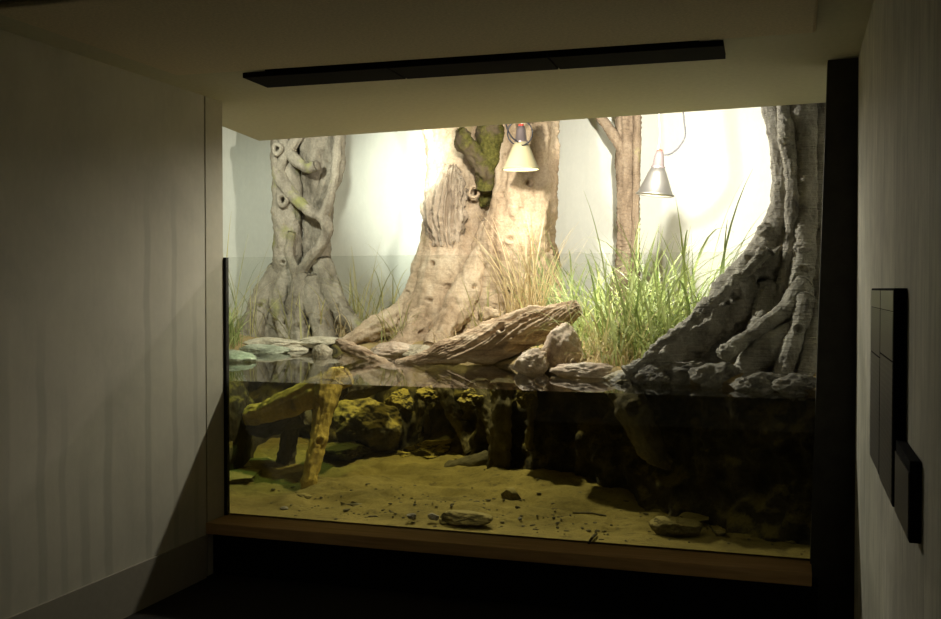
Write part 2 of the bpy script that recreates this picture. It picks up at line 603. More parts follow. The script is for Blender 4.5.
def m_water():
    m, nt, out = newmat('tank_water')
    fr = nd(nt, 'ShaderNodeFresnel')
    gg = nd(nt, 'ShaderNodeNewGeometry')
    sx_ = nd(nt, 'ShaderNodeSeparateXYZ'); nt.links.new(gg.outputs['True Normal'], sx_.inputs[0])
    # upright faces pass only what real water would let out through the glass
    upright = mth(nt, 'LESS_THAN', mth(nt, 'ABSOLUTE', sx_.outputs[2]), 0.5)
    front = mth(nt, 'SUBTRACT', 1.0, gg.outputs['Backfacing'])
    ior = mapr(nt, mth(nt, 'MULTIPLY', upright, front), 0, 1, 1.33, 1 / 1.33)
    nt.links.new(ior, fr.inputs['IOR'])
    v = coords(nt)
    f = noise(nt, v, 5.0, 2, 0.5)
    bn = bump(nt, f, 0.02, 0.02)
    t = nd(nt, 'ShaderNodeBsdfTransparent')
    gl = nd(nt, 'ShaderNodeBsdfGlossy'); gl.inputs['Roughness'].default_value = 0.015
    nt.links.new(bn, gl.inputs['Normal'])
    mx = nd(nt, 'ShaderNodeMixShader')
    nt.links.new(fr.outputs[0], mx.inputs[0]); nt.links.new(t.outputs[0], mx.inputs[1]); nt.links.new(gl.outputs[0], mx.inputs[2])
    nt.links.new(mx.outputs[0], out.inputs['Surface'])
    va = nd(nt, 'ShaderNodeVolumeAbsorption')
    va.inputs['Color'].default_value = (0.80, 0.755, 0.14, 1)
    va.inputs['Density'].default_value = 0.55
    nt.links.new(va.outputs[0], out.inputs['Volume'])
    return m


M['glass'] = m_glass()
M['water'] = m_water()


def m_emit(name, col, s):
    m, nt, out = newmat(name)
    e = nd(nt, 'ShaderNodeEmission'); e.inputs[0].default_value = (*col, 1); e.inputs[1].default_value = s
    nt.links.new(e.outputs[0], out.inputs['Surface'])
    return m


M['bulb'] = m_emit('bulb', (1.0, 0.93, 0.75), 60)


def m_shade_white():
    m, nt, out = newmat('cream_shade')
    p = princ(nt, out, (0.36, 0.32, 0.20), 0.4, None, 0.4)
    p.inputs['Subsurface Weight'].default_value = 0.0
    return m


M['shade_cream'] = m_shade_white()
M['shade_metal'] = m_plain('spun_aluminium', (0.36, 0.345, 0.32), 0.38, 0.5, 0.9)
M['neck'] = m_plain('neck_metal', (0.22, 0.18, 0.18), 0.35, 0.5, 0.6)

# ------------------------------------------------------------------ room shell
FL, CE = 0.0, 2.503
XL, XR = -2.917, 0.252
YG = 4.70


def struct(name, mb, mat, parent=None, label=None, **kw):
    o = mb.build(name, mat, parent, **kw)
    if not parent: o['kind'] = 'structure'
    if label: o['label'] = label
    return o


struct('floor', MB().box(-3.1, 0.5, -1.6, 4.7, -0.1, 0.0), M['floor'], label='dark carpet floor in front of the exhibit')
struct('wall_left', MB().box(XL - 0.12, XL, -1.6, 4.515, 0, CE + 0.5), M['room_wall'], label='grey plaster wall with damp runs')
struct('trim_1', MB().box(XL - 0.55, XL, 4.527, 4.688, 0, CE), M['strip'], label='narrow painted strip between wall joint and glass')
struct('trim_2', MB().box(XL - 0.10, XL - 0.03, 4.51, 4.535, 0, CE), M['black_dark'], label='dark joint in the left wall')
struct('wall_right', MB().box(XR, XR + 0.12, -1.6, 4.64, 0, CE + 0.5), M['right_wall'], label='grey plaster wall carrying the sign boards')
struct('wall_back', MB().box(-3.1, 0.5, -1.72, -1.6, 0, CE + 0.5), M['right_wall'], label='wall behind the viewer')
# dark frame pillar beside the glass, leaning very slightly
pm = MB()
zz = (0.0, CE)
xx = (0.062, 0.128)
v = []
for z, x in zip(zz, xx):
    v += [(x, 4.66, z), (XR + 0.2, 4.62, z), (XR + 0.2, 4.78, z), (x, 4.78, z)]
pm.add(v, [(3, 2, 1, 0), (4, 5, 6, 7), (0, 1, 5, 4), (1, 2, 6, 5), (2, 3, 7, 6), (3, 0, 4, 7)])
struct('trim_3', pm, M['pillar'], label='dark frame post at the right end of the glass')
struct('wall_front', MB().box(XL, 0.10, 4.58, 4.70, 0, 0.225), M['black_dark'], label='black wall under the exhibit sill')
struct('trim_4', MB().box(XL, 0.075, 4.51, 4.72, 0.225, 0.285), M['sill'], label='wooden sill under the glass', bevel=0.004)
struct('baseboard_left', MB().box(XL, XL + 0.012, -1.6, 4.50, 0, 0.22), M['skirting'], label='grey baseboard on the left wall')
# ceilings
cm = MB().prism([(-3.1, 2.80), (0.5, 2.80), (0.5, 5.68), (-3.45, 6.0), (-3.35, 5.36), (-3.27, 4.69), (-3.1, 4.69)], CE, CE + 0.06)
struct('ceiling', cm, M['ceiling'], label='low ceiling running into the exhibit')
struct('trim_5', MB().prism([(-2.70, 2.82), (0.068, 2.82), (0.068, 4.05), (-2.70, 3.955)], CE - 0.026, CE), M['panel'], label='raised felt panel on the ceiling', bevel=0.012)
struct('ceiling_high', MB().box(-3.1, 0.5, -1.7, 2.80, CE + 0.5, CE + 0.6), M['black_dark'], label='dark ceiling over the viewer')
struct('wall_bulkhead', MB().box(-3.1, 0.5, 2.80, 2.85, CE + 0.06, CE + 0.6), M['black_dark'], label='dark step in the ceiling')

# ------------------------------------------------------------------ tank shell
wall_pts = [(-4.95, 4.72), (-4.98, 6.0), (-5.10, 7.2), (-5.14, 7.9), (-5.08, 8.4), (-4.85, 8.82), (-4.4, 9.06), (-3.7, 9.12),
            (-2.5, 9.12), (-1.5, 9.12), (-0.5, 9.12), (0.4, 9.12), (0.72, 9.0), (0.85, 8.7), (0.85, 7.5), (0.85, 6.0), (0.85, 4.70)]
wp = catmull(np.array(wall_pts), 120)
wv, wf = [], []
zs = np.linspace(0.1, 4.2, 12)
for (x, y) in wp:
    for z in zs: wv.append((x, y, z))
nz = len(zs)
for i in range(len(wp) - 1):
    for j in range(nz - 1):
        a = i * nz + j
        wf.append((a, a + 1, a + nz + 1, a + nz))
o = link('wall_exhibit', wv, wf, M['tank_wall'])
sm = o.modifiers.new('thick', 'SOLIDIFY'); sm.thickness = 0.08; sm.offset = 1.0
o['kind'] = 'structure'; o['label'] = 'curved pale concrete wall enclosing the exhibit'
struct('floor_exhibit', MB().box(-5.3, 1.0, 4.73, 9.3, 0.0, 0.12), M['bank'], label='bottom of the exhibit basin')
struct('ceiling_exhibit', MB().box(-5.3, 1.0, 4.7, 9.3, 4.2, 4.3), M['black_dark'], label='dark roof over the exhibit')
struct('wall_lintel', MB().box(-5.3, 1.0, 4.74, 4.84, CE + 0.06, 4.2), M['black_dark'], label='dark upstand above the exhibit opening')
struct('wall_side', MB().box(-5.3, XL - 0.03, 4.6885, 4.72, 0.0, 4.2), M['strip'], label='return beside the glass')

gp = MB().box(XL - 0.006, 0.13, YG, YG + 0.018, 0.285, 1.672).build('window_1', M['glass'])
tag(gp, 'large frameless glass front of the exhibit', None, None, 'structure')
sl = MB().box(XL - 0.008, XL + 0.013, YG - 0.004, YG + 0.022, 0.285, 1.672).build('seal', M['seal'], gp)
tag(sl, 'black rubber seal down the glass edge')

# ------------------------------------------------------------------ water, sand, bank
WZ = 1.008
shore_px = [(222, 6.5), (240, 6.9), (262, 7.35), (300, 7.55), (340, 7.45), (380, 7.2), (420, 6.95), (460, 6.65), (500, 6.25), (525, 5.9), (560, 5.62),
            (600, 5.50), (650, 5.36), (720, 5.15), (780, 4.99), (820, 4.88)]
toe_px = [(222, 5.35), (238, 5.65), (262, 6.45), (300, 6.65), (335, 6.35), (390, 6.25), (430, 6.45), (480, 6.05), (500, 5.88), (560, 5.72), (600, 5.52),
          (650, 5.25), (700, 5.17), (760, 4.96), (820, 4.82)]


uu = np.linspace(130, 960, 300)
nv_c, nv_l = 46, 60


def fanx(px, Y):
    t = (px - 470.5) / 1000.0
    return Y * (0.951 * t - 0.309) / (0.309 * t + 0.951)


shA, teA = np.array(shore_px, float), np.array(toe_px, float)
bv = []
for px in uu:
    yt = float(np.interp(px, teA[:, 0], teA[:, 1])); ys = float(np.interp(px, shA[:, 0], shA[:, 1]))
    ys = max(ys, yt + 0.02)
    over = 0.10 * np.clip((px - 520) / 100, 0, 1)
    for j in range(nv_c):
        t = j / (nv_c - 1)
        y = yt + (ys - yt) * t ** 1.6 + over * math.sin(PI * t)
        bv.append((fanx(px, y), y, 0.22 + (WZ + 0.03 - 0.22) * t ** 0.85))
    for j in range(1, nv_l + 1):
        t = j / nv_l
        y = ys + (9.14 - ys) * t
        d = y - ys
        bv.append((fanx(px, y), y, WZ + 0.03 + 0.07 * (1 - math.exp(-d * 3)) + 0.02 * d))
nv = nv_c + nv_l
bv = np.array(bv)
# displace
nrm = np.zeros_like(bv)
G = bv.reshape(len(uu), nv, 3)
du = np.gradient(G, axis=0); dv = np.gradient(G, axis=1)
N_ = np.cross(du, dv); N_ /= np.linalg.norm(N_, axis=2)[:, :, None] + 1e-9
jj = np.tile(np.arange(nv), len(uu))
amp = np.where(jj < nv_c - 4, 1.0, np.where(jj < nv_c + 3, 0.35, 0.35))
dsp = (0.085 * fbm(bv * 3.2, 4) + 0.03 * fbm(bv * 11 + 5, 3)) * amp
ripple = 0.05 * perlin(np.stack([bv[:, 0] * 9, bv[:, 1] * 4, bv[:, 2] * 1.5], -1)) * np.where(jj < nv_c - 4, 1, 0)
bv = bv + N_.reshape(-1, 3) * (dsp + ripple)[:, None]
bf = []
for i in range(len(uu) - 1):
    for j in range(nv - 1):
        a = i * nv + j
        bf.append((a, a + nv, a + nv + 1, a + 1))
bank = link('earth_bank', bv, bf, M['bank'])
bank.data.materials.append(M['peat_shaded'])
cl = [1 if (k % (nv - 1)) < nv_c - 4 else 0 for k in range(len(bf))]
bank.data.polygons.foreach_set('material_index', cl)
tag(bank, 'dark earth bank rising out of the water behind the driftwood', 'bank', None, 'structure')

# sand bed
sx, sy = np.linspace(-4.6, 0.84, 330), np.linspace(4.724, 6.95, 150)
SXg, SYg = np.meshgrid(sx, sy, indexing='ij')
flat_ = np.stack([SXg.ravel(), SYg.ravel(), np.zeros(SXg.size)], -1)
sz = 0.295 + 0.035 * fbm(flat_ * np.array([1.4, 2.4, 1]), 3) + 0.022 * fbm(flat_ * np.array([5, 8, 1]), 4) + 0.008 * np.abs(fbm(flat_ * 17, 2)) + 0.05 * (flat_[:, 1] - 4.72)
sz += 0.07 * np.exp(-((flat_[:, 0] + 1.25) / 0.9) ** 2) * np.clip((flat_[:, 1] - 4.9), 0, 1)
sz = np.maximum(sz, 0.294 + 0.004 * perlin(flat_ * 9))
sz = 0.291 + (sz - 0.291) * np.clip((flat_[:, 1] - 4.724) / 0.30, 0.0, 1)
sverts = np.stack([flat_[:, 0], flat_[:, 1], sz], -1)
ny = len(sy)
sf = [(i * ny + j, (i + 1) * ny + j, (i + 1) * ny + j + 1, i * ny + j + 1) for i in range(len(sx) - 1) for j in range(ny - 1)]
nsv = len(sverts)
sverts = np.vstack([sverts, np.stack([sx, np.full(len(sx), sy[0]), np.full(len(sx), 0.2)], -1)])
sf += [(i * ny, nsv + i, nsv + i + 1, (i + 1) * ny)[::-1] for i in range(len(sx) - 1)]
sand = link('sand_bed', sverts, sf, M['sand'])
tag(sand, 'yellowish sand bed under the water at the glass', 'sand', None, 'stuff')


def sandz(x, y):
    i = int(np.clip(np.searchsorted(sx, x), 0, len(sx) - 1)); j = int(np.clip(np.searchsorted(sy, y), 0, len(sy) - 1))
    return float(sz.reshape(len(sx), ny)[i, j])


def on_sand(px, py):
    z = 0.32
    for _ in range(5):
        p = PZ(px, py, z); z = sandz(p.x, p.y)
    return p


BG = bv.reshape(len(uu), nv, 3)[:, nv_c:, :].reshape(-1, 3)


def landz(x, y):
    d = (BG[:, 0] - x) ** 2 + (BG[:, 1] - y) ** 2
    return float(BG[np.argmin(d), 2])


def on_land(px, Y):
    p = P(px, 300, Y)
    return Vector((p.x, Y, landz(p.x, Y)))


wm = MB().prism([(-4.93, 4.7225), (0.84, 4.7225), (0.84, 9.2), (-5.15, 9.2), (-5.15, 7.0)], 0.2, WZ)
water = wm.build('water', M['water'])
tag(water, 'still dark water filling the lower half of the exhibit', 'water', None, 'structure')

# ------------------------------------------------------------------ LEFT TREE
YA = 8.02
t1 = thing('strangler_fig', 'grey fig trunk wrapped in twisting aerial roots against the left wall', 'tree', P(308, 335, YA - 0.2))
bl = M['bark_left']
kwb = dict(groove=0.07, gfreq=1.5, lump=0.020, lfreq=7, fine=0.004, nseg=64)
limb('trunk', [(319, 70, YA + .05, 19), (319, 140, YA + .05, 18), (317, 200, YA + .08, 14), (316, 260, YA + .08, 14), (313, 295, YA + .05, 17), (308, 345, YA, 32)], bl, t1,
     pits=[(314, 277, YA - .12, 2.5, .05), (310, 284, YA - .12, 2, .05), (322, 262, YA - .12, 2, .04)], lobes=(7, .05), seed=1, **kwb)
limb('trunk', [(287, 70, YA, 14), (286, 140, YA, 14), (288, 200, YA - .03, 15), (287, 260, YA - .04, 14), (283, 295, YA - .06, 15), (274, 345, YA - .1, 22)], bl, t1,
     pits=[(283, 200, YA - .14, 4, .07), (284, 262, YA - .15, 2, .04)], seed=2, **kwb)
limb('trunk', [(344, 70, YA, 8), (336, 140, YA, 9), (333, 170, YA, 10), (324, 200, YA, 9), (320, 240, YA, 9), (320, 290, YA - .05, 11), (328, 345, YA - .1, 16)], bl, t1, seed=3, **kwb)
kwv = dict(groove=0.08, gfreq=1.2, lump=0.010, lfreq=9, fine=0.003, nseg=36)
y0 = YA - .13
aer = [
    [(277, 150, y0, 5.5), (278, 172, y0 - .01, 6.5), (288, 190, y0 - .02, 6.5), (299, 202, y0 - .03, 6), (311, 212, y0 - .05, 6), (324, 220, y0 - .05, 6), (327, 232, y0 - .05, 6),
     (319, 248, y0 - .03, 5.5), (308, 261, y0 - .02, 5.5), (301, 274, y0 - .02, 5.5), (301, 290, y0 - .03, 5.5), (309, 307, y0 - .06, 5.5), (322, 323, y0 - .1, 6), (334, 340, y0 - .13, 7)],
    [(341, 110, y0 + .04, 4.5), (337, 150, y0 + .02, 4.5), (334, 178, y0, 4.5), (329, 200, y0 - .02, 5), (323, 217, y0 - .04, 6)],
    [(283, 138, y0, 5), (289, 152, y0 - .02, 5.5), (298, 162, y0 - .04, 5.5), (308, 168, y0 - .06, 5.5), (317, 165, y0 - .08, 5)],
    [(303, 128, y0, 5), (293, 145, y0, 5.5), (285, 156, y0 - .02, 5), (279, 170, y0 - .02, 5)],
    [(292, 232, y0 - .02, 3.5), (289, 252, y0 - .03, 4), (295, 272, y0 - .04, 4), (295, 300, y0 - .06, 5), (291, 325, y0 - .1, 6)],
]
for k, q in enumerate(aer): limb('aerial_root', q, bl, t1, seed=10 + k, **kwv)
kwr = dict(groove=0.10, gfreq=1.4, lump=0.018, lfreq=8, fine=0.004, nseg=44)
rts = [
    [(280, 270, YA - .05, 11), (270, 288, YA - .12, 12), (261, 305, YA - .2, 12), (255, 324, YA - .28, 11), (250, 346, YA - .34, 12)],
    [(284, 280, YA - .1, 9), (278, 300, YA - .2, 9), (284, 322, YA - .28, 8), (289, 348, YA - .34, 9)],
    [(303, 278, YA - .1, 11), (298, 303, YA - .22, 11), (298, 325, YA - .3, 10), (303, 348, YA - .36, 11)],
    [(314, 282, YA - .1, 12), (316, 303, YA - .2, 12), (321, 322, YA - .3, 11), (328, 348, YA - .36, 11)],
    [(322, 262, YA - .05, 10), (329, 286, YA - .1, 11), (338, 306, YA - .2, 10), (350, 322, YA - .28, 9), (366, 342, YA - .34, 8)],
    [(268, 296, YA - .12, 8), (252, 318, YA - .2, 9), (240, 346, YA - .24, 9)],
]
for k, q in enumerate(rts): limb('root', q, bl, t1, seed=30 + k, pits=[(q[2][0], q[2][1], q[2][2] - .08, 2.2, .05)], **kwr)
def ring(name, px, py, Y, rpx, tpx, mat, parent, tilt=0.0):
    c = P(px, py, Y); m_ = mpp(px, Y)
    n, k = 24, 10
    V, F = [], []
    for i in range(n):
        a = 2 * PI * i / n
        for j in range(k):
            b = 2 * PI * j / k
            r = rpx * m_ + tpx * m_ * math.cos(b)
            wob = 1 + 0.08 * math.sin(3 * a + px)
            V.append((c.x + r * wob * math.cos(a), c.y + tpx * m_ * 1.4 * math.sin(b) + tilt * r * math.sin(a), c.z + r * wob * 1.15 * math.sin(a)))
    for i in range(n):
        for j in range(k):
            F.append((i * k + j, i * k + (j + 1) % k, ((i + 1) % n) * k + (j + 1) % k, ((i + 1) % n) * k + j))
    return link(name, V, F, mat, parent)


ring('knot', 277.5, 149, y0 - .09, 4.2, 2.2, bl, t1)
ring('knot', 283, 200, YA - .17, 4.6, 2.4, bl, t1)

# ------------------------------------------------------------------ CENTRE TREE
YC = 7.9
t2 = thing('exhibit_tree', 'huge pale tan double trunk with spreading buttress roots behind the log', 'tree', P(490, 340, 7.7))
bm_ = M['bark_mid']
kwt = dict(groove=0.11, gfreq=2.0, rib=0.006, rfreq=130, lump=0.028, lfreq=5, fine=0.007, ffreq=34, nseg=120, warp=.6)
limb('trunk', [(452, 40, YC + .1, 40), (456, 100, YC + .1, 38), (460, 150, YC + .1, 33), (458, 200, YC + .05, 33), (454, 250, YC, 35), (450, 290, YC - .05, 42), (440, 345, YC - .1, 54)], bm_, t2,
     pits=[(434, 264, YC - .3, 3, .05), (451, 287, YC - .3, 3, .05), (436, 300, YC - .3, 3, .05), (412, 294, YC - .2, 3, .04), (474, 192, YC - .25, 4.6, .13)], seed=4, **kwt)
limb('trunk', [(530, 40, YC - .12, 27), (529, 110, YC - .12, 27), (526, 160, YC - .16, 29), (522, 220, YC - .2, 33), (517, 265, YC - .16, 41), (512, 305, YC - .1, 52), (508, 350, YC - .1, 60)], bm_, t2,
     pits=[(505, 196, YC - .3, 3.5, .05), (532, 184, YC - .3, 3, .05), (526, 210, YC - .3, 2.5, .04), (515, 240, YC - .35, 3, .05)], lobes=(7, .05), seed=5, **kwt)
# fissured patch of bark on the left trunk
limb('bark_patch', [(455, 160, YC - .15, 3), (451, 172, YC - .17, 9), (448, 190, YC - .19, 15), (445, 215, YC - .21, 18), (447, 240, YC - .21, 13), (450, 258, YC - .2, 7), (452, 276, YC - .17, 2)], M['bark_patch'], t2,
     groove=0.50, gfreq=4.2, lump=0.02, lfreq=12, fine=0.012, ffreq=26, nseg=160, step=0.008, flat=1.0, seed=6, warp=1.3)
# moss branch
kwm = dict(groove=0.10, gfreq=1.6, lump=0.03, lfreq=9, fine=0.010, ffreq=30, nseg=44)
mb_ = limb('branch', [(495, 60, 7.56, 12), (493, 95, 7.55, 11.5), (491, 122, 7.54, 11.5), (490, 145, 7.55, 11), (488, 168, 7.60, 10), (485, 186, 7.68, 8), (483, 205, 7.76, 5)], M['moss'], t2, seed=7, **kwm)
tag(mb_, 'dark mossy branch stub')
mb_ = limb('branch', [(459, 131, 7.42, 5.5), (466, 142, 7.44, 7.5), (475, 156, 7.48, 8.5), (484, 172, 7.54, 9), (484, 188, 7.6, 7)], M['moss'], t2, seed=8, **kwm)
ring('knot', 474, 192, YC - .285, 4.8, 1.5, bm_, t2)
kwr2 = dict(groove=0.13, gfreq=1.6, rib=0.01, rfreq=90, lump=0.03, lfreq=6, fine=0.004, nseg=56)
rts2 = [
    [(436, 275, 7.8, 18), (420, 300, 7.72, 17), (400, 316, 7.62, 15), (380, 327, 7.5, 12), (358, 337, 7.4, 9), (340, 346, 7.3, 6)],
    [(452, 285, 7.7, 18), (436, 310, 7.6, 16), (420, 328, 7.45, 14), (406, 342, 7.3, 12), (394, 356, 7.15, 11)],
    [(494, 225, 7.72, 14), (486, 255, 7.65, 16), (474, 283, 7.55, 16), (459, 308, 7.4, 14), (446, 328, 7.25, 12), (436, 350, 7.1, 12)],
    [(515, 270, 7.6, 14), (512, 295, 7.48, 13), (508, 318, 7.35, 12), (505, 345, 7.2, 13)],
    [(540, 255, 7.65, 15), (547, 285, 7.55, 15), (552, 310, 7.42, 14), (556, 345, 7.3, 14)],
    [(528, 180, 7.62, 8), (527, 215, 7.58, 9), (524, 250, 7.55, 11), (520, 290, 7.5, 12)],
]
for k, s in enumerate(rts2):
    limb('root', s, bm_, t2, seed=40 + k, pits=[(s[1][0], s[1][1], s[1][2] - .1, 3, .05), (s[2][0] + 3, s[2][1] + 4, s[2][2] - .1, 2.5, .05)], **kwr2)
rk = rock_mesh((0.075, 0.07, 0.085), 91, 4, rough=0.25)
burl = link('burl', rk[0] + np.array(tuple(P(489, 317, 7.05))), rk[1], bm_, t2)
ring('knot', 509, 291, 7.34, 4.2, 2.2, bm_, t2)
for k, (a, b) in enumerate(((506, 156), (513, 173), (504, 195))):
    limb('twig_stub', [(a + 4, b, 7.62, 2.2), (a, b - 1, 7.56, 2.4), (a - 2, b, 7.53, 2)], bm_, t2, nseg=14, lump=0.004, seed=k)

# ------------------------------------------------------------------ THIN TREE
t3 = thing('slender_tree', 'slender ribbed brown trunk standing behind the tall grass', 'tree', P(628, 320, 8.7))
bt = M['bark_thin']
limb('trunk', [(628, 60, 8.72, 13), (628, 120, 8.72, 12), (628, 180, 8.7, 11), (628, 240, 8.68, 11), (627, 290, 8.66, 13), (626, 335, 8.64, 18)], bt, t3,
     groove=0.12, gfreq=1.8, rib=0.05, rfreq=150, lump=0.014, fine=0.004, nseg=64, seed=9, step=.008)
limb('branch', [(586, 95, 8.66, 4), (600, 115, 8.62, 4.5), (610, 130, 8.62, 5), (619, 145, 8.64, 4.5), (625, 160, 8.68, 3)], bt, t3, groove=0.1, lump=0.01, nseg=24, seed=11)
limb('ridge', [(636, 70, 8.62, 3.5), (637, 130, 8.60, 4), (636, 190, 8.60, 3.5), (635, 250, 8.58, 4), (636, 320, 8.56, 6)], bt, t3, groove=0.12, rib=.05, rfreq=120, lump=0.006, nseg=28, seed=12)
limb('root', [(620, 270, 8.62, 6), (612, 300, 8.55, 7), (600, 330, 8.45, 6)], bt, t3, groove=0.1, lump=0.01, nseg=28, seed=13)

# ------------------------------------------------------------------ RIGHT TREE
t4 = thing('buttressed_tree', 'dark charcoal tree with a long buttress root beside the right post', 'tree', P(790, 388, 5.35))
br = M['bark_right']
kwd = dict(groove=0.07, gfreq=1.4, rib=0.018, rfreq=190, lump=0.010, lfreq=8, fine=0.004, nseg=64, step=.008)
limb('stem', [(770, 60, 6.05, 12), (774, 105, 6.02, 11), (781, 150, 5.98, 10), (782, 190, 5.93, 10), (778, 222, 5.88, 13), (768, 245, 5.84, 15), (750, 272, 5.80, 16)], br, t4, seed=14, **kwd)
limb('stem', [(781, 70, 5.98, 6), (784, 110, 5.95, 6), (787, 140, 5.90, 8), (792, 175, 5.86, 6.5), (791, 215, 5.80, 6.5), (788, 255, 5.74, 6), (782, 290, 5.70, 6), (774, 315, 5.66, 8)], br, t4, seed=15, **kwd)
limb('stem', [(801, 60, 6.02, 14), (802, 105, 5.99, 14), (804, 160, 5.92, 13), (806, 210, 5.84, 11), (803, 240, 5.78, 12), (801, 280, 5.70, 12), (800, 320, 5.58, 14), (800, 360, 5.45, 18), (800, 395, 5.36, 24)], br, t4,
     pits=[(798, 318, 5.4, 3, .05)], seed=16, **kwd)
limb('stem', [(824, 60, 6.06, 13), (824, 110, 6.03, 13), (824, 200, 5.92, 13), (824, 280, 5.78, 14), (826, 350, 5.6, 18), (828, 400, 5.5, 26)], br, t4, seed=17, **kwd)
limb('stem', [(793, 60, 6.12, 14), (793, 140, 6.1, 14), (794, 220, 6.0, 14), (794, 300, 5.9, 16)], br, t4, seed=29, **kwd)
limb('root', [(800, 270, 5.98, 24), (775, 305, 5.95, 26), (745, 340, 5.85, 26), (710, 365, 5.75, 22), (680, 385, 5.65, 16)], br, t4, seed=28, **kwd)
# collar lumps where the stems swell
for k, (a, b, y, r) in enumerate(((785, 141, 5.85, 7), (768, 231, 5.80, 12), (803, 248, 5.70, 9), (806, 268, 5.66, 7), (808, 297, 5.60, 6))):
    vv, ff = rock_mesh((r * mpp(a, y), r * mpp(a, y) * .8, r * mpp(a, y) * .7), 60 + k, 4, rough=0.18, sharp=0.2)
    link('burl', vv + np.array(tuple(P(a, b, y))), ff, br, t4)
kwe = dict(groove=0.16, gfreq=1.7, lump=0.030, lfreq=9, fine=0.006, ffreq=30, nseg=72, step=.009)
limb('buttress_root', [(784, 238, 5.92, 22), (768, 262, 5.86, 24), (745, 290, 5.80, 24), (718, 318, 5.70, 20), (690, 340, 5.58, 17), (662, 359, 5.46, 13), (640, 373, 5.38, 9), (616, 388, 5.30, 5)], br, t4,
     pits=[(763, 283, 5.62, 6, .09), (735, 296, 5.58, 5, .07), (728, 302, 5.58, 3, .06), (750, 268, 5.66, 3, .05)], seed=18, **kwe)
limb('ridge', [(768, 250, 5.66, 5), (738, 279, 5.6, 5), (712, 303, 5.52, 6), (686, 326, 5.42, 5), (655, 350, 5.34, 5), (628, 374, 5.28, 4)], br, t4, groove=.3, gfreq=1.5, lump=.022, lfreq=16, fine=.008, nseg=40, seed=19)
limb('root', [(803, 285, 5.60, 11), (788, 308, 5.48, 10), (770, 323, 5.38, 9), (750, 337, 5.30, 8), (735, 347, 5.24, 8), (726, 352, 5.22, 6)], br, t4, seed=20, **kwd)
limb('root', [(806, 300, 5.5, 10), (798, 330, 5.36, 9), (789, 355, 5.24, 9), (783, 378, 5.18, 10), (781, 394, 5.16, 10)], br, t4, pits=[(798, 330, 5.26, 3, .05)], seed=21, **kwd)
limb('root', [(815, 310, 5.5, 10), (812, 345, 5.32, 9), (808, 370, 5.2, 9), (806, 394, 5.12, 10)], br, t4, seed=22, **kwd)
limb('root', [(790, 335, 5.42, 14), (768, 350, 5.32, 16), (752, 366, 5.28, 15), (745, 386, 5.26, 15)], br, t4, seed=23, **kwd)
limb('root', [(770, 290, 5.75, 14), (764, 315, 5.66, 12), (756, 345, 5.55, 12), (750, 385, 5.4, 14)], br, t4, seed=24, **kwd)
rk = rock_mesh((0.05, 0.05, 0.045), 77, 4, rough=0.22, sharp=.2)
link('burl', rk[0] + np.array(tuple(P(727, 352, 5.18))), rk[1], br, t4)

# ------------------------------------------------------------------ DRIFTWOOD ABOVE WATER
lg = limb('driftwood_log', [(396, 364, 6.20, 2.5), (425, 358, 6.22, 6.5), (455, 351, 6.25, 12), (488, 343, 6.28, 18), (520, 331, 6.3, 19), (548, 322, 6.32, 15), (568, 312, 6.34, 11), (577, 308, 6.35, 8)], M['log'], None,
          groove=0.22, gfreq=4.2, lump=0.022, lfreq=6, fine=0.006, nseg=150, step=.008, twist=2.2, seed=25, warp=.35,
          pits=[(502, 328, 6.18, 3.5, .06)])
recentre(lg)
tag(lg, 'long weathered tan driftwood log lying across the rocks above the water', 'log')
hc = limb('broken_end', [(560, 312, 6.24, 7), (568, 309, 6.23, 8), (577, 306, 6.22, 6.5)], M['rock_pale'], lg, groove=.4, gfreq=2.5, lump=.02, lfreq=20, fine=.01, nseg=48, seed=26)
tag(hc, 'pale honeycombed broken end of the log')
bn = limb('driftwood_branch', [(338, 342, 6.5, 3.8), (348, 347, 6.46, 5.2), (362, 353, 6.42, 6), (376, 360, 6.38, 5), (390, 368, 6.34, 4.5), (402, 378, 6.3, 4)], M['log'], None,
          groove=0.22, gfreq=1.8, lump=0.012, lfreq=12, fine=0.004, nseg=48, seed=27)
recentre(bn)
tag(bn, 'short forked driftwood branch poking out of the water left of the log', 'branch')

# ------------------------------------------------------------------ SHORE ROCKS
def shore_rock(px, py, z, size, seed, mat, label, rot=0., **kw):
    p = PZ(px, py, z) if z < 2 else P(px, py, z)   # a height, or a depth when it is more than two metres
    kw.setdefault('fine', .05)
    return rock('shore_rock', p, size, seed, M[mat], label, rot=rot, **kw)


shore_rock(272, 344, 7.25, (0.30, 0.16, 0.05), 201, 'rock_pale', 'long flat pale stone ledge in front of the fig roots', rough=.08, sharp=.95)
shore_rock(322, 342, 7.35, (0.28, 0.15, 0.05), 202, 'rock_pale', 'grey flat stone ledge right of the fig roots', rough=.12)
shore_rock(322, 352, 1.03, (0.075, 0.075, 0.07), 203, 'rock_pale', 'small rounded pale boulder alone in the water')
shore_rock(262, 351, 1.02, (0.22, 0.13, 0.055), 204, 'rock_green', 'low pale green stone in the left shallows')
shore_rock(232, 359, 1.02, (0.20, 0.14, 0.06), 205, 'rock_green', 'greenest low stone touching the left end of the glass view')
shore_rock(290, 350, 1.01, (0.16, 0.09, 0.04), 206, 'rock_pale', 'thin pale stone between green stone and boulder')
shore_rock(392, 351, 1.04, (0.20, 0.14, 0.07), 207, 'rock_pink', 'brown flat stone under the left buttress root of the big trunk')
shore_rock(420, 353, 1.03, (0.14, 0.12, 0.06), 208, 'rock_pale', 'small grey stone beneath the thin end of the log')
shore_rock(533, 364, 5.75, (0.10, 0.09, 0.085), 209, 'rock_pink', 'knobbly pinkish rock under the raised end of the log', rough=.2)
shore_rock(562, 352, 5.9, (0.13, 0.13, 0.16), 210, 'rock_pink', 'largest tan rock with rounded top right of the log', rough=.14, sharp=.4)
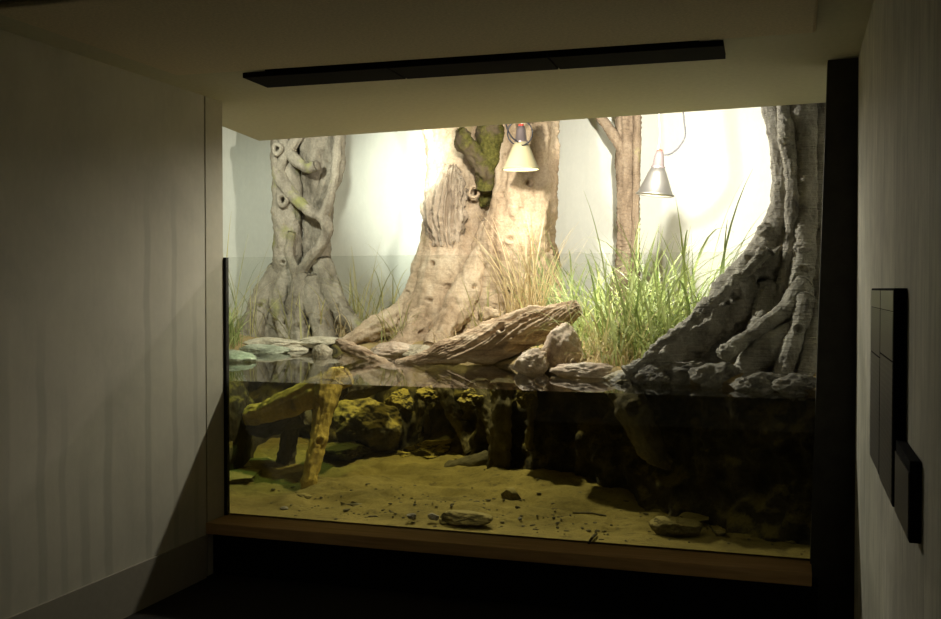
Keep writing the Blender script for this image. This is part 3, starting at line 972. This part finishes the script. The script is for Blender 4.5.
shore_rock(592, 372, 5.58, (0.22, 0.13, 0.06), 211, 'rock_pink', 'flat tan stone at the water edge below the green grass', rough=.14)
shore_rock(630, 377, 5.42, (0.14, 0.11, 0.045), 212, 'rock_pale', 'flat pale stone beside the tip of the dark buttress root', rough=.14)
shore_rock(652, 379, 1.03, (0.10, 0.10, 0.07), 213, 'rock_dark', 'small dark wet stone under the buttress root tip', rough=.2)
shore_rock(688, 375, 5.33, (0.17, 0.10, 0.075), 214, 'rock_dark', 'long lumpy grey rock under the dark hollow of the buttress', rough=.24)
shore_rock(720, 379, 5.22, (0.14, 0.09, 0.08), 215, 'rock_dark', 'lumpy grey rock with a hole beside the lower dark root', rough=.24)
shore_rock(762, 385, 5.08, (0.13, 0.08, 0.06), 216, 'rock_dark', 'dark wet rock at the foot of the right tree', rough=.26)
shore_rock(800, 388, 5.0, (0.12, 0.08, 0.06), 217, 'rock_dark', 'dark rock at the water edge nearest the right post', rough=.26)

# ------------------------------------------------------------------ GRASS
def blade(mb, base, az, L, bend, w, n=9, lean=0.1):
    d = np.array([math.cos(az), math.sin(az), 0.0]); sd = np.array([-d[1], d[0], 0.0])
    p = np.array(tuple(base), float); ang = lean; V = []
    for i in range(n + 1):
        t = i / n
        ww = w * (0.55 + 0.9 * t) if t < 0.35 else w * 0.865 * (1 - ((t - 0.35) / 0.65) ** 1.7)
        ww = max(ww, 0.0006)
        fold = (d * math.cos(ang) - np.array([0, 0, 1]) * math.sin(ang)) * (-ww * 0.35)
        V += [p + sd * ww, p + fold * -1, p - sd * ww]
        ang += bend / n * (0.35 + 1.3 * t)
        p = p + (d * math.sin(ang) + np.array([0, 0, 1]) * math.cos(ang)) * L / n
    F = []
    for i in range(n):
        a = 3 * i
        F += [(a, a + 1, a + 4, a + 3), (a + 1, a + 2, a + 5, a + 4)]
    mb.add(V, F)


def clump(name, spots, count, L, bend, w, mat, label, seed, spread=0.10, seeds=0, azc=None, cat='grass'):
    """spots: (px, Y) roots on the land"""
    r = random.Random(seed)
    mb = MB(); tips = MB()
    for i in range(count):
        px, Y = spots[r.randrange(len(spots))]
        b = on_land(px + r.gauss(0, 3), Y + r.gauss(0, .04))
        b = b + Vector((r.gauss(0, spread), r.gauss(0, spread * .6), 0))
        b.z = landz(b.x, b.y) - 0.015
        az = r.uniform(0, 2 * PI) if azc is None else r.gauss(azc, 0.7)
        blade(mb, b, az, L * r.uniform(.35, 1.15), bend * r.uniform(.2, 1.9), w * r.uniform(.5, 1.3), lean=r.uniform(0, .5))
    root = mb.build(name, M[mat], None, smooth=True)
    # recalc in build is harmless for ribbons
    recentre(root)
    tag(root, label, cat, 'grass tufts on the bank')
    return root


clump('grass_tuft', [(586, 6.9), (600, 6.7), (612, 6.5)], 90, 0.72, 1.2, .009, 'grass', 'green grass tuft right behind the raised log end', 1)
clump('grass_tuft', [(640, 6.5), (655, 6.2), (632, 6.1)], 120, 0.92, 1.2, .009, 'grass', 'tallest bright green grass tuft below the hanging metal lamp', 2)
clump('grass_tuft', [(680, 6.5), (695, 6.6), (670, 6.2)], 100, 0.78, 1.2, .009, 'grass', 'bright grass tuft leaning over the dark buttress root', 3)
clump('grass_tuft', [(615, 5.95), (635, 5.8), (600, 6.0), (590, 6.1)], 120, 0.42, 1.6, .007, 'grass_mixed', 'short yellowing grass tuft at the front above the flat tan stones', 4, .12)
clump('grass_tuft', [(650, 5.7), (672, 5.8), (660, 5.9)], 80, 0.5, 1.4, .008, 'grass', 'short green tuft crossing the middle of the dark buttress', 5, .10)
clump('grass_tuft', [(566, 7.2), (574, 7.3), (560, 7.1)], 60, 0.95, 1.5, .009, 'grass_dark', 'dark arching grass tuft against the right flank of the big trunk', 6, .08, azc=2.6)
clump('grass_tuft', [(592, 7.6), (604, 7.7), (640, 7.6), (660, 7.5)], 80, 0.9, .9, .009, 'grass_dark', 'deeper green grass tuft at the foot of the slender trunk', 7, .14)
clump('grass_tuft', [(700, 6.9), (715, 6.7)], 64, 1.10, 1.1, .009, 'grass_dark', 'long arching blades fanning right toward the dark tree', 8, .10, azc=-.1)
clump('straw_tuft', [(526, 7.0), (534, 7.0), (518, 7.0), (538, 6.95)], 150, 0.95, .5, .005, 'straw', 'tall dry golden straw tuft in front of the big double trunk', 9, .05)
clump('straw_tuft', [(610, 5.8), (628, 5.7), (595, 5.9)], 70, 0.24, 1.8, .004, 'straw', 'dry straw litter below the short front grass', 10, .12)
clump('straw_tuft', [(442, 6.95), (450, 6.9), (458, 6.9)], 60, 0.20, 2.0, .004, 'straw', 'tangled dry straw between roots and log', 11, .05)
clump('grass_tuft', [(484, 7.0), (490, 7.0), (480, 6.95)], 26, 0.55, .8, .005, 'grass_mixed', 'thin yellow green tuft in the fork of the big trunk roots', 12, .05)
clump('grass_tuft', [(352, 8.0), (366, 7.9), (378, 7.8)], 90, 0.85, 1.1, .006, 'grass_mixed', 'pale seeding grass tuft between the fig and the big trunk', 13, .12)
clump('grass_tuft', [(345, 7.75), (338, 7.75), (360, 7.7)], 80, 0.45, 1.8, .005, 'straw', 'drooping dry tuft at the right roots of the fig', 14, .12)
clump('grass_tuft', [(402, 7.3), (396, 7.35)], 40, 0.42, 1.5, .006, 'grass_mixed', 'small tuft growing over the left buttress of the big trunk', 15, .05)
clump('grass_tuft', [(300, 7.66), (292, 7.66), (310, 7.64)], 26, 0.6, .9, .007, 'grass_mixed', 'sparse blades standing before the fig roots', 16, .08)
clump('grass_tuft', [(227, 6.9), (224, 6.8), (230, 7.0)], 90, 0.42, 1.2, .007, 'grass', 'low green tuft beside the left glass edge', 17, .05)
clump('grass_tuft', [(226, 7.2), (233, 7.4), (245, 7.6)], 34, 0.95, .8, .005, 'grass_mixed', 'tall thin grass by the left exhibit wall', 18, .06)
clump('grass_tuft', [(522, 6.6), (536, 6.5)], 14, 0.42, 1.9, .0065, 'grass', 'few green blades hanging over the raised log', 19, .05, azc=-1.6)
clump('grass_tuft', [(582, 6.0), (576, 5.95)], 44, 0.14, 1.6, .007, 'grass', 'little leafy green sprig on the rounded tan rock', 20, .04)

# ------------------------------------------------------------------ UNDERWATER
dw = thing('sunken_driftwood', 'yellow algae covered forked driftwood standing on its leg under water', 'driftwood', P(308, 490, 5.32))
aw = M['algae_wood']
kwu = dict(groove=0.16, gfreq=2.0, lump=0.012, lfreq=9, fine=0.006, nseg=56)
limb('leg', [(328, 385, 5.62, 14), (325, 405, 5.55, 11), (320, 430, 5.48, 8.5), (315, 455, 5.40, 8), (310, 478, 5.33, 7), (307, 493, 5.30, 6.5)], aw, dw, pits=[(319, 441, 5.4, 2.6, .05)], seed=51, **kwu)
limb('trunk', [(243, 417, 5.72, 8), (258, 414, 5.70, 10), (280, 407, 5.68, 12), (302, 398, 5.66, 14), (322, 389, 5.64, 15), (345, 378, 5.75, 13)], aw, dw, seed=52, **kwu)
l2 = limb('limb', [(338, 386, 5.70, 13), (365, 384, 5.95, 12), (395, 376, 6.15, 9)], M['sunken'], dw, seed=53, **kwu)  # the shadow this limb runs into is put into its darker wood
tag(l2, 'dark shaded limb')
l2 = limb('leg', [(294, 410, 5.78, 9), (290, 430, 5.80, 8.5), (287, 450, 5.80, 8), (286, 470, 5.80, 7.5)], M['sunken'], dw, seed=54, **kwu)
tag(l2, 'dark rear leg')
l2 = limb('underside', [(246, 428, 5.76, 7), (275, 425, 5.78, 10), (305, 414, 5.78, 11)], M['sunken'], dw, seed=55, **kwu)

def u_rock(px, py, Y, size, seed, mat, label, name='underwater_boulder', rot=0., **kw):
    kw.setdefault('fine', .03); kw['rough'] = kw.get('rough', .1) * .6; kw.setdefault('sharp', .8); kw.setdefault('sub', 6)
    return rock(name, P(px, py, Y), size, seed, M[mat], label, rot=rot, **kw)


u_rock(364, 428, 6.25, (0.24, 0.22, 0.20), 301, 'rock_under', 'big yellow topped boulder behind the driftwood leg', rough=.2)
u_rock(345, 452, 6.05, (0.17, 0.14, 0.08), 302, 'peat_shaded', 'low dark boulder at the foot of the yellow topped boulder', rough=.24)
u_rock(434, 455, 6.35, (0.20, 0.16, 0.12), 303, 'rock_under', 'crumbly yellow mound at the centre back of the sand', rough=.26)
u_rock(405, 462, 6.3, (0.16, 0.14, 0.08), 304, 'rock_under', 'smaller yellow mound left of the crumbly one', rough=.24)
u_rock(400, 402, 6.5, (0.10, 0.12, 0.10), 305, 'rock_under', 'algae tufted stone just under the surface left of the hanging roots', rough=.3)
u_rock(236, 425, 5.75, (0.13, 0.22, 0.32), 306, 'peat_shaded', 'tall dark rock face against the left side of the glass', rough=.2)
u_rock(262, 466, 5.85, (0.16, 0.14, 0.055), 307, 'rock_sand', 'flat angular slab in the left corner under the driftwood', rough=.14, sharp=.9)
u_rock(240, 478, 5.45, (0.18, 0.16, 0.05), 308, 'rock_sand', 'greenish flat slab at the far left of the sand', rough=.14, sharp=.9)
u_rock(262, 484, 5.55, (0.10, 0.08, 0.05), 309, 'rock_sand', 'small angular stone in front of the left slabs', rough=.14, sharp=.9)

u_rock(433, 395, 6.45, (0.10, 0.09, 0.06), 311, 'rock_under', 'small algae lump under the surface above the yellow mound', name='algae_lump', rough=.4)
u_rock(473, 399, 6.05, (0.09, 0.08, 0.07), 312, 'rock_under', 'algae lump under the surface on the slanting root', name='algae_lump', rough=.4)
u_rock(527, 397, 5.70, (0.06, 0.06, 0.06), 313, 'rock_under', 'algae lump under the surface right of the thick upright root', name='algae_lump', rough=.4)


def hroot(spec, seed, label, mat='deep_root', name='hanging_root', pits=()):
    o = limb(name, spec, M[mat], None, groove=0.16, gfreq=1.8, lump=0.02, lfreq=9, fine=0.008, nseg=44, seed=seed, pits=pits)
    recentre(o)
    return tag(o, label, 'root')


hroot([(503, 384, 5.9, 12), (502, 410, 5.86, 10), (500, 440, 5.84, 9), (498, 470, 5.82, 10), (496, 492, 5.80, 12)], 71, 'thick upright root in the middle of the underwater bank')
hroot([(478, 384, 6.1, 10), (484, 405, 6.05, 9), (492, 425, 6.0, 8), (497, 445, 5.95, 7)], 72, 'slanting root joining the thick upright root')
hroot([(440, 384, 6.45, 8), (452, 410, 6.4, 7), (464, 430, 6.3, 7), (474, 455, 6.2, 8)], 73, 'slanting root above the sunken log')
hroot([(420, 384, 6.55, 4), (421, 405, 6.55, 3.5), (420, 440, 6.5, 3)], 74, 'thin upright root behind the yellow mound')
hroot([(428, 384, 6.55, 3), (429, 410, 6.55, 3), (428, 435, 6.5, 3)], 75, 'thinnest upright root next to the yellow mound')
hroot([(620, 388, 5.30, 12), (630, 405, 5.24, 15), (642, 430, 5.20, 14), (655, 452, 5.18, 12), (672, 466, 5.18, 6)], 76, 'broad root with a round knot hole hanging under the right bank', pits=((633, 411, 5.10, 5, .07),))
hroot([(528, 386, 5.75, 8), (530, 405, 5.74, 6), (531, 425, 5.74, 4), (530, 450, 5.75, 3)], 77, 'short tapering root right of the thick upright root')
so = limb('sunken_log', [(437, 474, 5.95, 4.5), (450, 470, 5.93, 7), (468, 465, 5.92, 8), (490, 459, 5.92, 8), (510, 455, 5.95, 7)], M['sunken'], None, groove=.16, gfreq=1.6, lump=.015, fine=.005, nseg=40, seed=78)
recentre(so); tag(so, 'dark waterlogged log on the sand before the underwater roots', 'log')

def sand_rock(px, py, size, seed, label, mat='rock_sand', rot=0., group=None, up=.3, **kw):
    p = on_sand(px, py)
    return rock('sand_stone', p + Vector((0, 0, size[2] * up)), size, seed, M[mat], label, 'stone', rot=rot, group=group, **kw)


sand_rock(512, 498, (0.055, 0.05, 0.042), 401, 'dark blunt stone on the sand below the thick upright root', sharp=1., rough=.05)
sand_rock(466, 520, (0.125, 0.075, 0.035), 402, 'widest flat stone near the middle of the sand', sharp=.95, rough=.08)
sand_rock(446, 523, (0.04, 0.03, 0.02), 403, 'pointed chip at the left end of the widest flat stone', sharp=1., rough=.05)
sand_rock(434, 518, (0.03, 0.025, 0.018), 404, 'dark chip a step left of the pointed chip', 'rock_dark', sharp=1.)
sand_rock(411, 517, (0.026, 0.022, 0.016), 405, 'dark chip farthest left of the middle stones', 'rock_dark', sharp=1.)
sand_rock(424, 508, (0.03, 0.02, 0.012), 406, 'small chip behind the middle stones', 'rock_dark', sharp=1.)
sand_rock(676, 529, (0.11, 0.075, 0.05), 407, 'large broken stone on the dim sand at right', sharp=.95, rough=.1)
sand_rock(690, 520, (0.09, 0.06, 0.03), 408, 'flat stone lying against the large broken stone', sharp=.95, rough=.1)
sand_rock(305, 497, (0.05, 0.03, 0.016), 409, 'flat pebble at the foot of the driftwood leg', sharp=.7)
sand_rock(284, 509, (0.025, 0.02, 0.012), 410, 'small pebble left of the driftwood leg', 'rock_dark')
sand_rock(720, 534, (0.03, 0.025, 0.016), 411, 'pebble right of the large broken stone')
sand_rock(520, 519, (0.012, 0.01, 0.008), 412, 'tiny pebble in front of the dark blunt stone', 'rock_dark')
sand_rock(790, 543, (0.03, 0.025, 0.016), 413, 'pebble in the dark right corner of the sand')


dr = random.Random(5)
db = MB()
iv, if_ = _ICO[3]
iv0, if0 = ico(1)
for k in range(330):
    x, y = dr.uniform(-3.3, 0.05), 4.76 + abs(dr.gauss(0, .55))
    if dr.random() < .5: x, y = dr.gauss(-1.7, .55), 4.85 + abs(dr.gauss(0, .28))
    if y > 6.4 or x < -4 or x > .05: continue
    q = dr.uniform(.002, .0085) * (1.6 if dr.random() < .08 else 1)
    vv = iv0 * np.array([q * dr.uniform(.7, 2.4), q * dr.uniform(.7, 1.6), q * .5]) * np.array([1 + .3 * math.sin(9 * k), 1, 1])
    a_ = dr.uniform(0, PI); vv = vv @ np.array([[math.cos(a_), math.sin(a_), 0], [-math.sin(a_), math.cos(a_), 0], [0, 0, 1]])
    db.add(vv + np.array([x, y, sandz(x, y) + q * .2]), if0)
dbo = db.build('debris', M['sunken'], None)
tag(dbo, 'fine dark leaf and twig debris strewn over the underwater sand', 'debris', None, 'stuff')


fc = P(355, 504.5, 5.06)
fish = thing('fish', 'small olive brown fish swimming just above the sand', 'fish', fc)
ax = Vector((0.93, 0.25, -0.04)).normalized()
L_ = 0.055
pts = [fc - ax * L_, fc - ax * L_ * .6, fc - ax * L_ * .1, fc + ax * L_ * .4, fc + ax * L_ * .8, fc + ax * L_]
V, F = tube_mesh(pts, [.003, .008, .015, .015, .009, .003], nseg=24, step=.003, flat=.55)
M['fish'] = m_plain('fish_skin', (0.16, 0.14, 0.07), .4, .5, 0, .25, 120)
link('body', V, F, M['fish'], fish)
up = Vector((0, 0, 1)); th_ = Vector((ax.y, -ax.x, 0)) * .001
def fin(name, a, b, c):
    v = [a + th_, b + th_, c + th_, a - th_, b - th_, c - th_]
    link(name, v, [(0, 1, 2), (5, 4, 3), (0, 3, 4, 1), (1, 4, 5, 2), (2, 5, 3, 0)], M['fish'], fish, smooth=False)
fin('tail_fin', fc - ax * L_ * .85, fc - ax * L_ * 1.5 + up * .013, fc - ax * L_ * 1.45 - up * .012)
fin('dorsal_fin', fc + ax * L_ * .3 + up * .010, fc - ax * L_ * .5 + up * .006, fc - ax * L_ * .3 + up * .018)
fin('belly_fin', fc + ax * L_ * .1 - up * .010, fc - ax * L_ * .5 - up * .006, fc - ax * L_ * .3 - up * .015)


def stick(px0, py0, px1, py1, r, label, seed):
    a, b = on_sand(px0, py0), on_sand(px1, py1)
    a.z += r; b.z += r * 2
    V, F = tube_mesh([a, (a + b) / 2 + Vector((0, 0, r)), b], [r, r * 1.1, r * .6], nseg=14, step=.006, lump=.003, lfreq=25, seed=seed)
    o = link('twig', V, F, M['sunken']); recentre(o)
    return tag(o, label, 'twig')


stick(589, 544, 597, 536, .006, 'short dark twig standing out on the sand near the sill', 1)
stick(532, 502, 541, 493, .006, 'dark twig right of the dark blunt stone', 2)
stick(516, 508, 522, 514, .006, 'little twig below the dark blunt stone', 3)
stick(573, 514, 606, 518, .006, 'long thin twig where the sand meets the dark bank', 4)
stick(708, 526, 714, 534, .005, 'twig leaning by the flat stone at right', 5)

# ------------------------------------------------------------------ LAMPS
def lathe(prof, n=40):
    V, F = [], []
    for (r, z) in prof:
        for i in range(n):
            a = 2 * PI * i / n
            V.append((r * math.cos(a), r * math.sin(a), z))
    for k in range(len(prof) - 1):
        for i in range(n):
            j = (i + 1) % n
            F.append((k * n + i, k * n + j, (k + 1) * n + j, (k + 1) * n + i))
    return V, F


def lpart(name, prof, mat, root, label=None):
    V, F = lathe(prof)
    o = link(name, V, F, mat)
    o.parent = root
    if label: o['label'] = label
    return o


def cable(name, pts, r, mat, root):
    V, F = tube_mesh(pts, [r] * len(pts), nseg=10, step=.01)
    return link(name, V, F, mat, root)


def pendant(px, ytop, ybot, Y, wpx, label, shade, neck, tilt=0.0):
    m_ = mpp(px, Y)
    base = P(px, ybot, Y)
    H = (ybot - ytop) * m_
    R = wpx / 2 * m_
    root = thing('heat_lamp', label, 'lamp', base)
    root.rotation_euler = (0, tilt, 0)
    hs = 0.60 * H
    rn = R * 0.36
    shd = lpart('lamp_shade', [(R, 0), (R * 1.03, .004), (R * .97, .012), (R * .74, hs * .42), (R * .52, hs * .78), (rn, hs), (rn * .9, hs), (R * .49, hs * .76), (R * .71, hs * .4), (R * .95, .008), (R, 0)], shade, root)
    lpart('neck', [(rn * 1.05, hs * .98), (rn * 1.08, hs * 1.03), (rn * .9, hs * 1.06), (rn * .72, H * .86), (rn * .5, H * .95), (0.001, H * .96)], neck, root)
    lpart('cap', [(rn * .42, H * .93), (rn * .40, H * .985), (0.001, H)], M['red'], root, 'red cap')
    rb = R * .42
    lpart('bulb', [(0.001, hs * .10)] + [(rb * math.sin(a), hs * .10 + rb * (1 - math.cos(a))) for a in np.linspace(.3, 2.5, 8)] + [(rn * .5, hs * .9)], M['bulb'], shd)
    lpart('rim', [(R * 1.0, -.004), (R * 1.07, -.001), (R * 1.07, .006), (R * 1.0, .009), (R * .96, .003), (R * 1.0, -.004)], shade, shd)
    bpy.context.view_layer.update()
    return root, H, m_


YL1, YL2 = 7.05, 7.1
la, H1, m1 = pendant(521, 124, 169, YL1, 36, 'cream cone heat lamp hanging before the big double trunk', M['shade_cream'], M['neck'])
cable('suspension_cord', [P(522, 126, YL1), P(522, 112, YL1), P(523, 60, YL1)], .0016, M['cord_white'], la)
coil = [P(520 + 12.5 * math.sin(a), 133 - 12.5 * math.cos(a), YL1 - .05 + .02 * math.sin(2 * a)) for a in np.linspace(.2, 2 * PI + .4, 20)]
cable('power_cable', [P(504, 60, YL1), P(505, 108, YL1), P(506, 124, YL1 - .02), P(511, 136, YL1 - .04), P(518, 142, YL1 - .06)] , .0058, M['cord_black'], la)
cable('cable_loop', coil, .0055, M['cord_black'], la)
lb, H2, m2 = pendant(655, 149, 195, YL2, 36, 'silver metal cone heat lamp hanging in front of the back wall', M['shade_metal'], M['neck'], math.radians(6))
cable('suspension_cord', [P(658, 150, YL2), P(660, 135, YL2), P(659, 112, YL2), P(660, 60, YL2)], .0016, M['cord_white'], lb)
cable('power_cable', [P(661, 155, YL2), P(670, 154, YL2), P(679, 147, YL2), P(685, 136, YL2), P(684, 120, YL2), P(683, 104, YL2), P(684, 60, YL2)], .0058, M['cord_black'], lb)

# ------------------------------------------------------------------ CEILING FIXTURE
hf = thing('ceiling_fixture', 'long black three panel strip hung just under the ceiling above the opening', 'ceiling fixture', (-1.315, 4.115, CE - 0.045))
x0, x1 = -2.39, -0.275
w3 = (x1 - x0) / 3
for k in range(3):
    MB().box(x0 + k * w3 + .003, x0 + (k + 1) * w3 - .003, 4.00, 4.235, CE - .046, CE - .022).build('panel', M['black'], hf, bevel=.002)
MB().box(x0 + .10, x1 - .10, 4.03, 4.20, CE - .022, CE - .0005).build('mounting_rail', M['black_dark'], hf)

hf.rotation_euler = (0, 0, .028); hf.location.y += .03

# ------------------------------------------------------------------ SIGNS
def m_sign():
    m, nt, out = newmat('sign_face')
    g = nd(nt, 'ShaderNodeTexCoord')
    mp = nd(nt, 'ShaderNodeMapping'); mp.inputs['Scale'].default_value = (1, 5, 1)
    nt.links.new(g.outputs['Generated'], mp.inputs['Vector'])
    s = nd(nt, 'ShaderNodeSeparateXYZ'); nt.links.new(mp.outputs[0], s.inputs[0])
    row = mth(nt, 'FRACT', mth(nt, 'MULTIPLY', s.outputs[2], 22.0))
    rows = mth(nt, 'GREATER_THAN', row, 0.62)
    n = noise(nt, mp.outputs[0], 9, 2)
    wd = mth(nt, 'MULTIPLY', rows, mth(nt, 'GREATER_THAN', n, 0.47))
    c = mix(nt, mth(nt, 'MULTIPLY', wd, 0.5), (0.13, 0.125, 0.11), (0.26, 0.25, 0.22))
    princ(nt, out, c, 0.35, None, 0.5)
    return m


M['sign'] = m_sign()
M['sign_head'] = m_plain('sign_header', (0.22, 0.21, 0.18), .35, .5)
def sign(label, y0, y1, z0, z1, xf, split=None):
    r = thing('sign_board', label, 'sign', (XR - .01, (y0 + y1) / 2, z0))
    bd = MB().box(xf, XR - .0005, y0, y1, z0, z1).build('board', M['black'], r, bevel=.002)
    if split:
        zt = z1 - 0.055
        MB().box(xf - .002, xf, y0 + .006, y1 - .006, zt, z1 - .006).build('header', M['sign_head'], bd)
        MB().box(xf - .002, xf, y0 + .006, y1 - .006, split + .003, zt - .002).build('face', M['sign'], bd)
        MB().box(xf - .002, xf, y0 + .006, y1 - .006, z0 + .006, split - .002).build('face', M['sign'], bd)
    else:
        MB().box(xf - .002, xf, y0 + .006, y1 - .006, z0 + .006, z1 - .025).build('face', M['sign'], bd)
    return r


ez = EYE.z
sign('tall dark sign board on the right wall, the one nearer the glass', 2.952, 3.31, ez - .515, ez + .002, .2228, ez - .19)
sign('tall dark sign board on the right wall between its twin and the small sign', 2.57, 2.944, ez - .520, ez + .002, .2228, ez - .175)
sign('small squarish dark sign on the right wall, lowest of the signs', 2.256, 2.562, ez - .53, ez - .358, .2285)

# ------------------------------------------------------------------ LIGHT
def spot(name, loc, target, power, angle, blend, size, col):
    d = bpy.data.lights.new(name, 'SPOT')
    d.energy = power; d.spot_size = math.radians(angle); d.spot_blend = blend; d.shadow_soft_size = size; d.color = col
    o = bpy.data.objects.new(name, d); C.objects.link(o)
    o.location = loc
    o.rotation_euler = (Vector(target) - Vector(loc)).to_track_quat('-Z', 'Y').to_euler()
    return o


def point(name, loc, power, size, col):
    d = bpy.data.lights.new(name, 'POINT'); d.energy = power; d.shadow_soft_size = size; d.color = col
    o = bpy.data.objects.new(name, d); C.objects.link(o); o.location = loc
    return o


W1 = (1.0, 0.945, 0.82)
W2 = (0.95, 1.0, 0.86)
spot('flood_right', (-0.85, 6.10, 2.62), (-0.90, 9.1, 2.45), 540, 76, 1.0, .035, W1)
spot('flood_centre', (-2.35, 6.2, 2.64), (-2.1, 8.0, 1.5), 48, 66, .9, .05, W1)
spot('flood_left', (-3.0, 6.2, 2.72), (-3.25, 9.1, 2.5), 620, 46, 1.0, .05, W2)
spot('flood_side', (-3.9, 6.3, 3.0), (-4.0, 8.3, 1.6), 150, 100, .8, .06, W2)
point('tank_lamp', (-1.9, 6.0, 2.555), 165, .035, (1.0, .945, .79))
spot('green_lamp', (-3.1, 6.2, 3.0), (-3.25, 5.75, .8), 70, 34, .8, .08, (.45, 1.0, .50))
spot('down_left', (-2.6, 5.95, 3.2), (-2.4, 5.45, .3), 60, 60, .6, .08, (1.0, .95, .75))
for r_, H_, nm, pw in ((la, H1, 'lamp_bulb_light', 7), (lb, H2, 'lamp_bulb_light', 50)):
    q = r_.matrix_world @ Vector((0, 0, -0.02))
    spot(nm, q, q + Vector((0, 0, -1)), pw * 3, 130, .6, .04, W1)

w = bpy.data.worlds.new('world'); bpy.context.scene.world = w
w.use_nodes = True
w.node_tree.nodes['Background'].inputs[0].default_value = (0.9, 0.85, 0.7, 1)
w.node_tree.nodes['Background'].inputs[1].default_value = 0.0

sc = bpy.context.scene
sc.view_settings.view_transform = 'Standard'
sc.view_settings.look = 'None'
sc.view_settings.gamma = 1.0
sc.view_settings.use_curve_mapping = False
sc.view_settings.exposure = 0.0
sc.cycles.max_bounces = 12
sc.cycles.transparent_max_bounces = 16
sc.cycles.diffuse_bounces = 6
sc.cycles.use_denoising = True
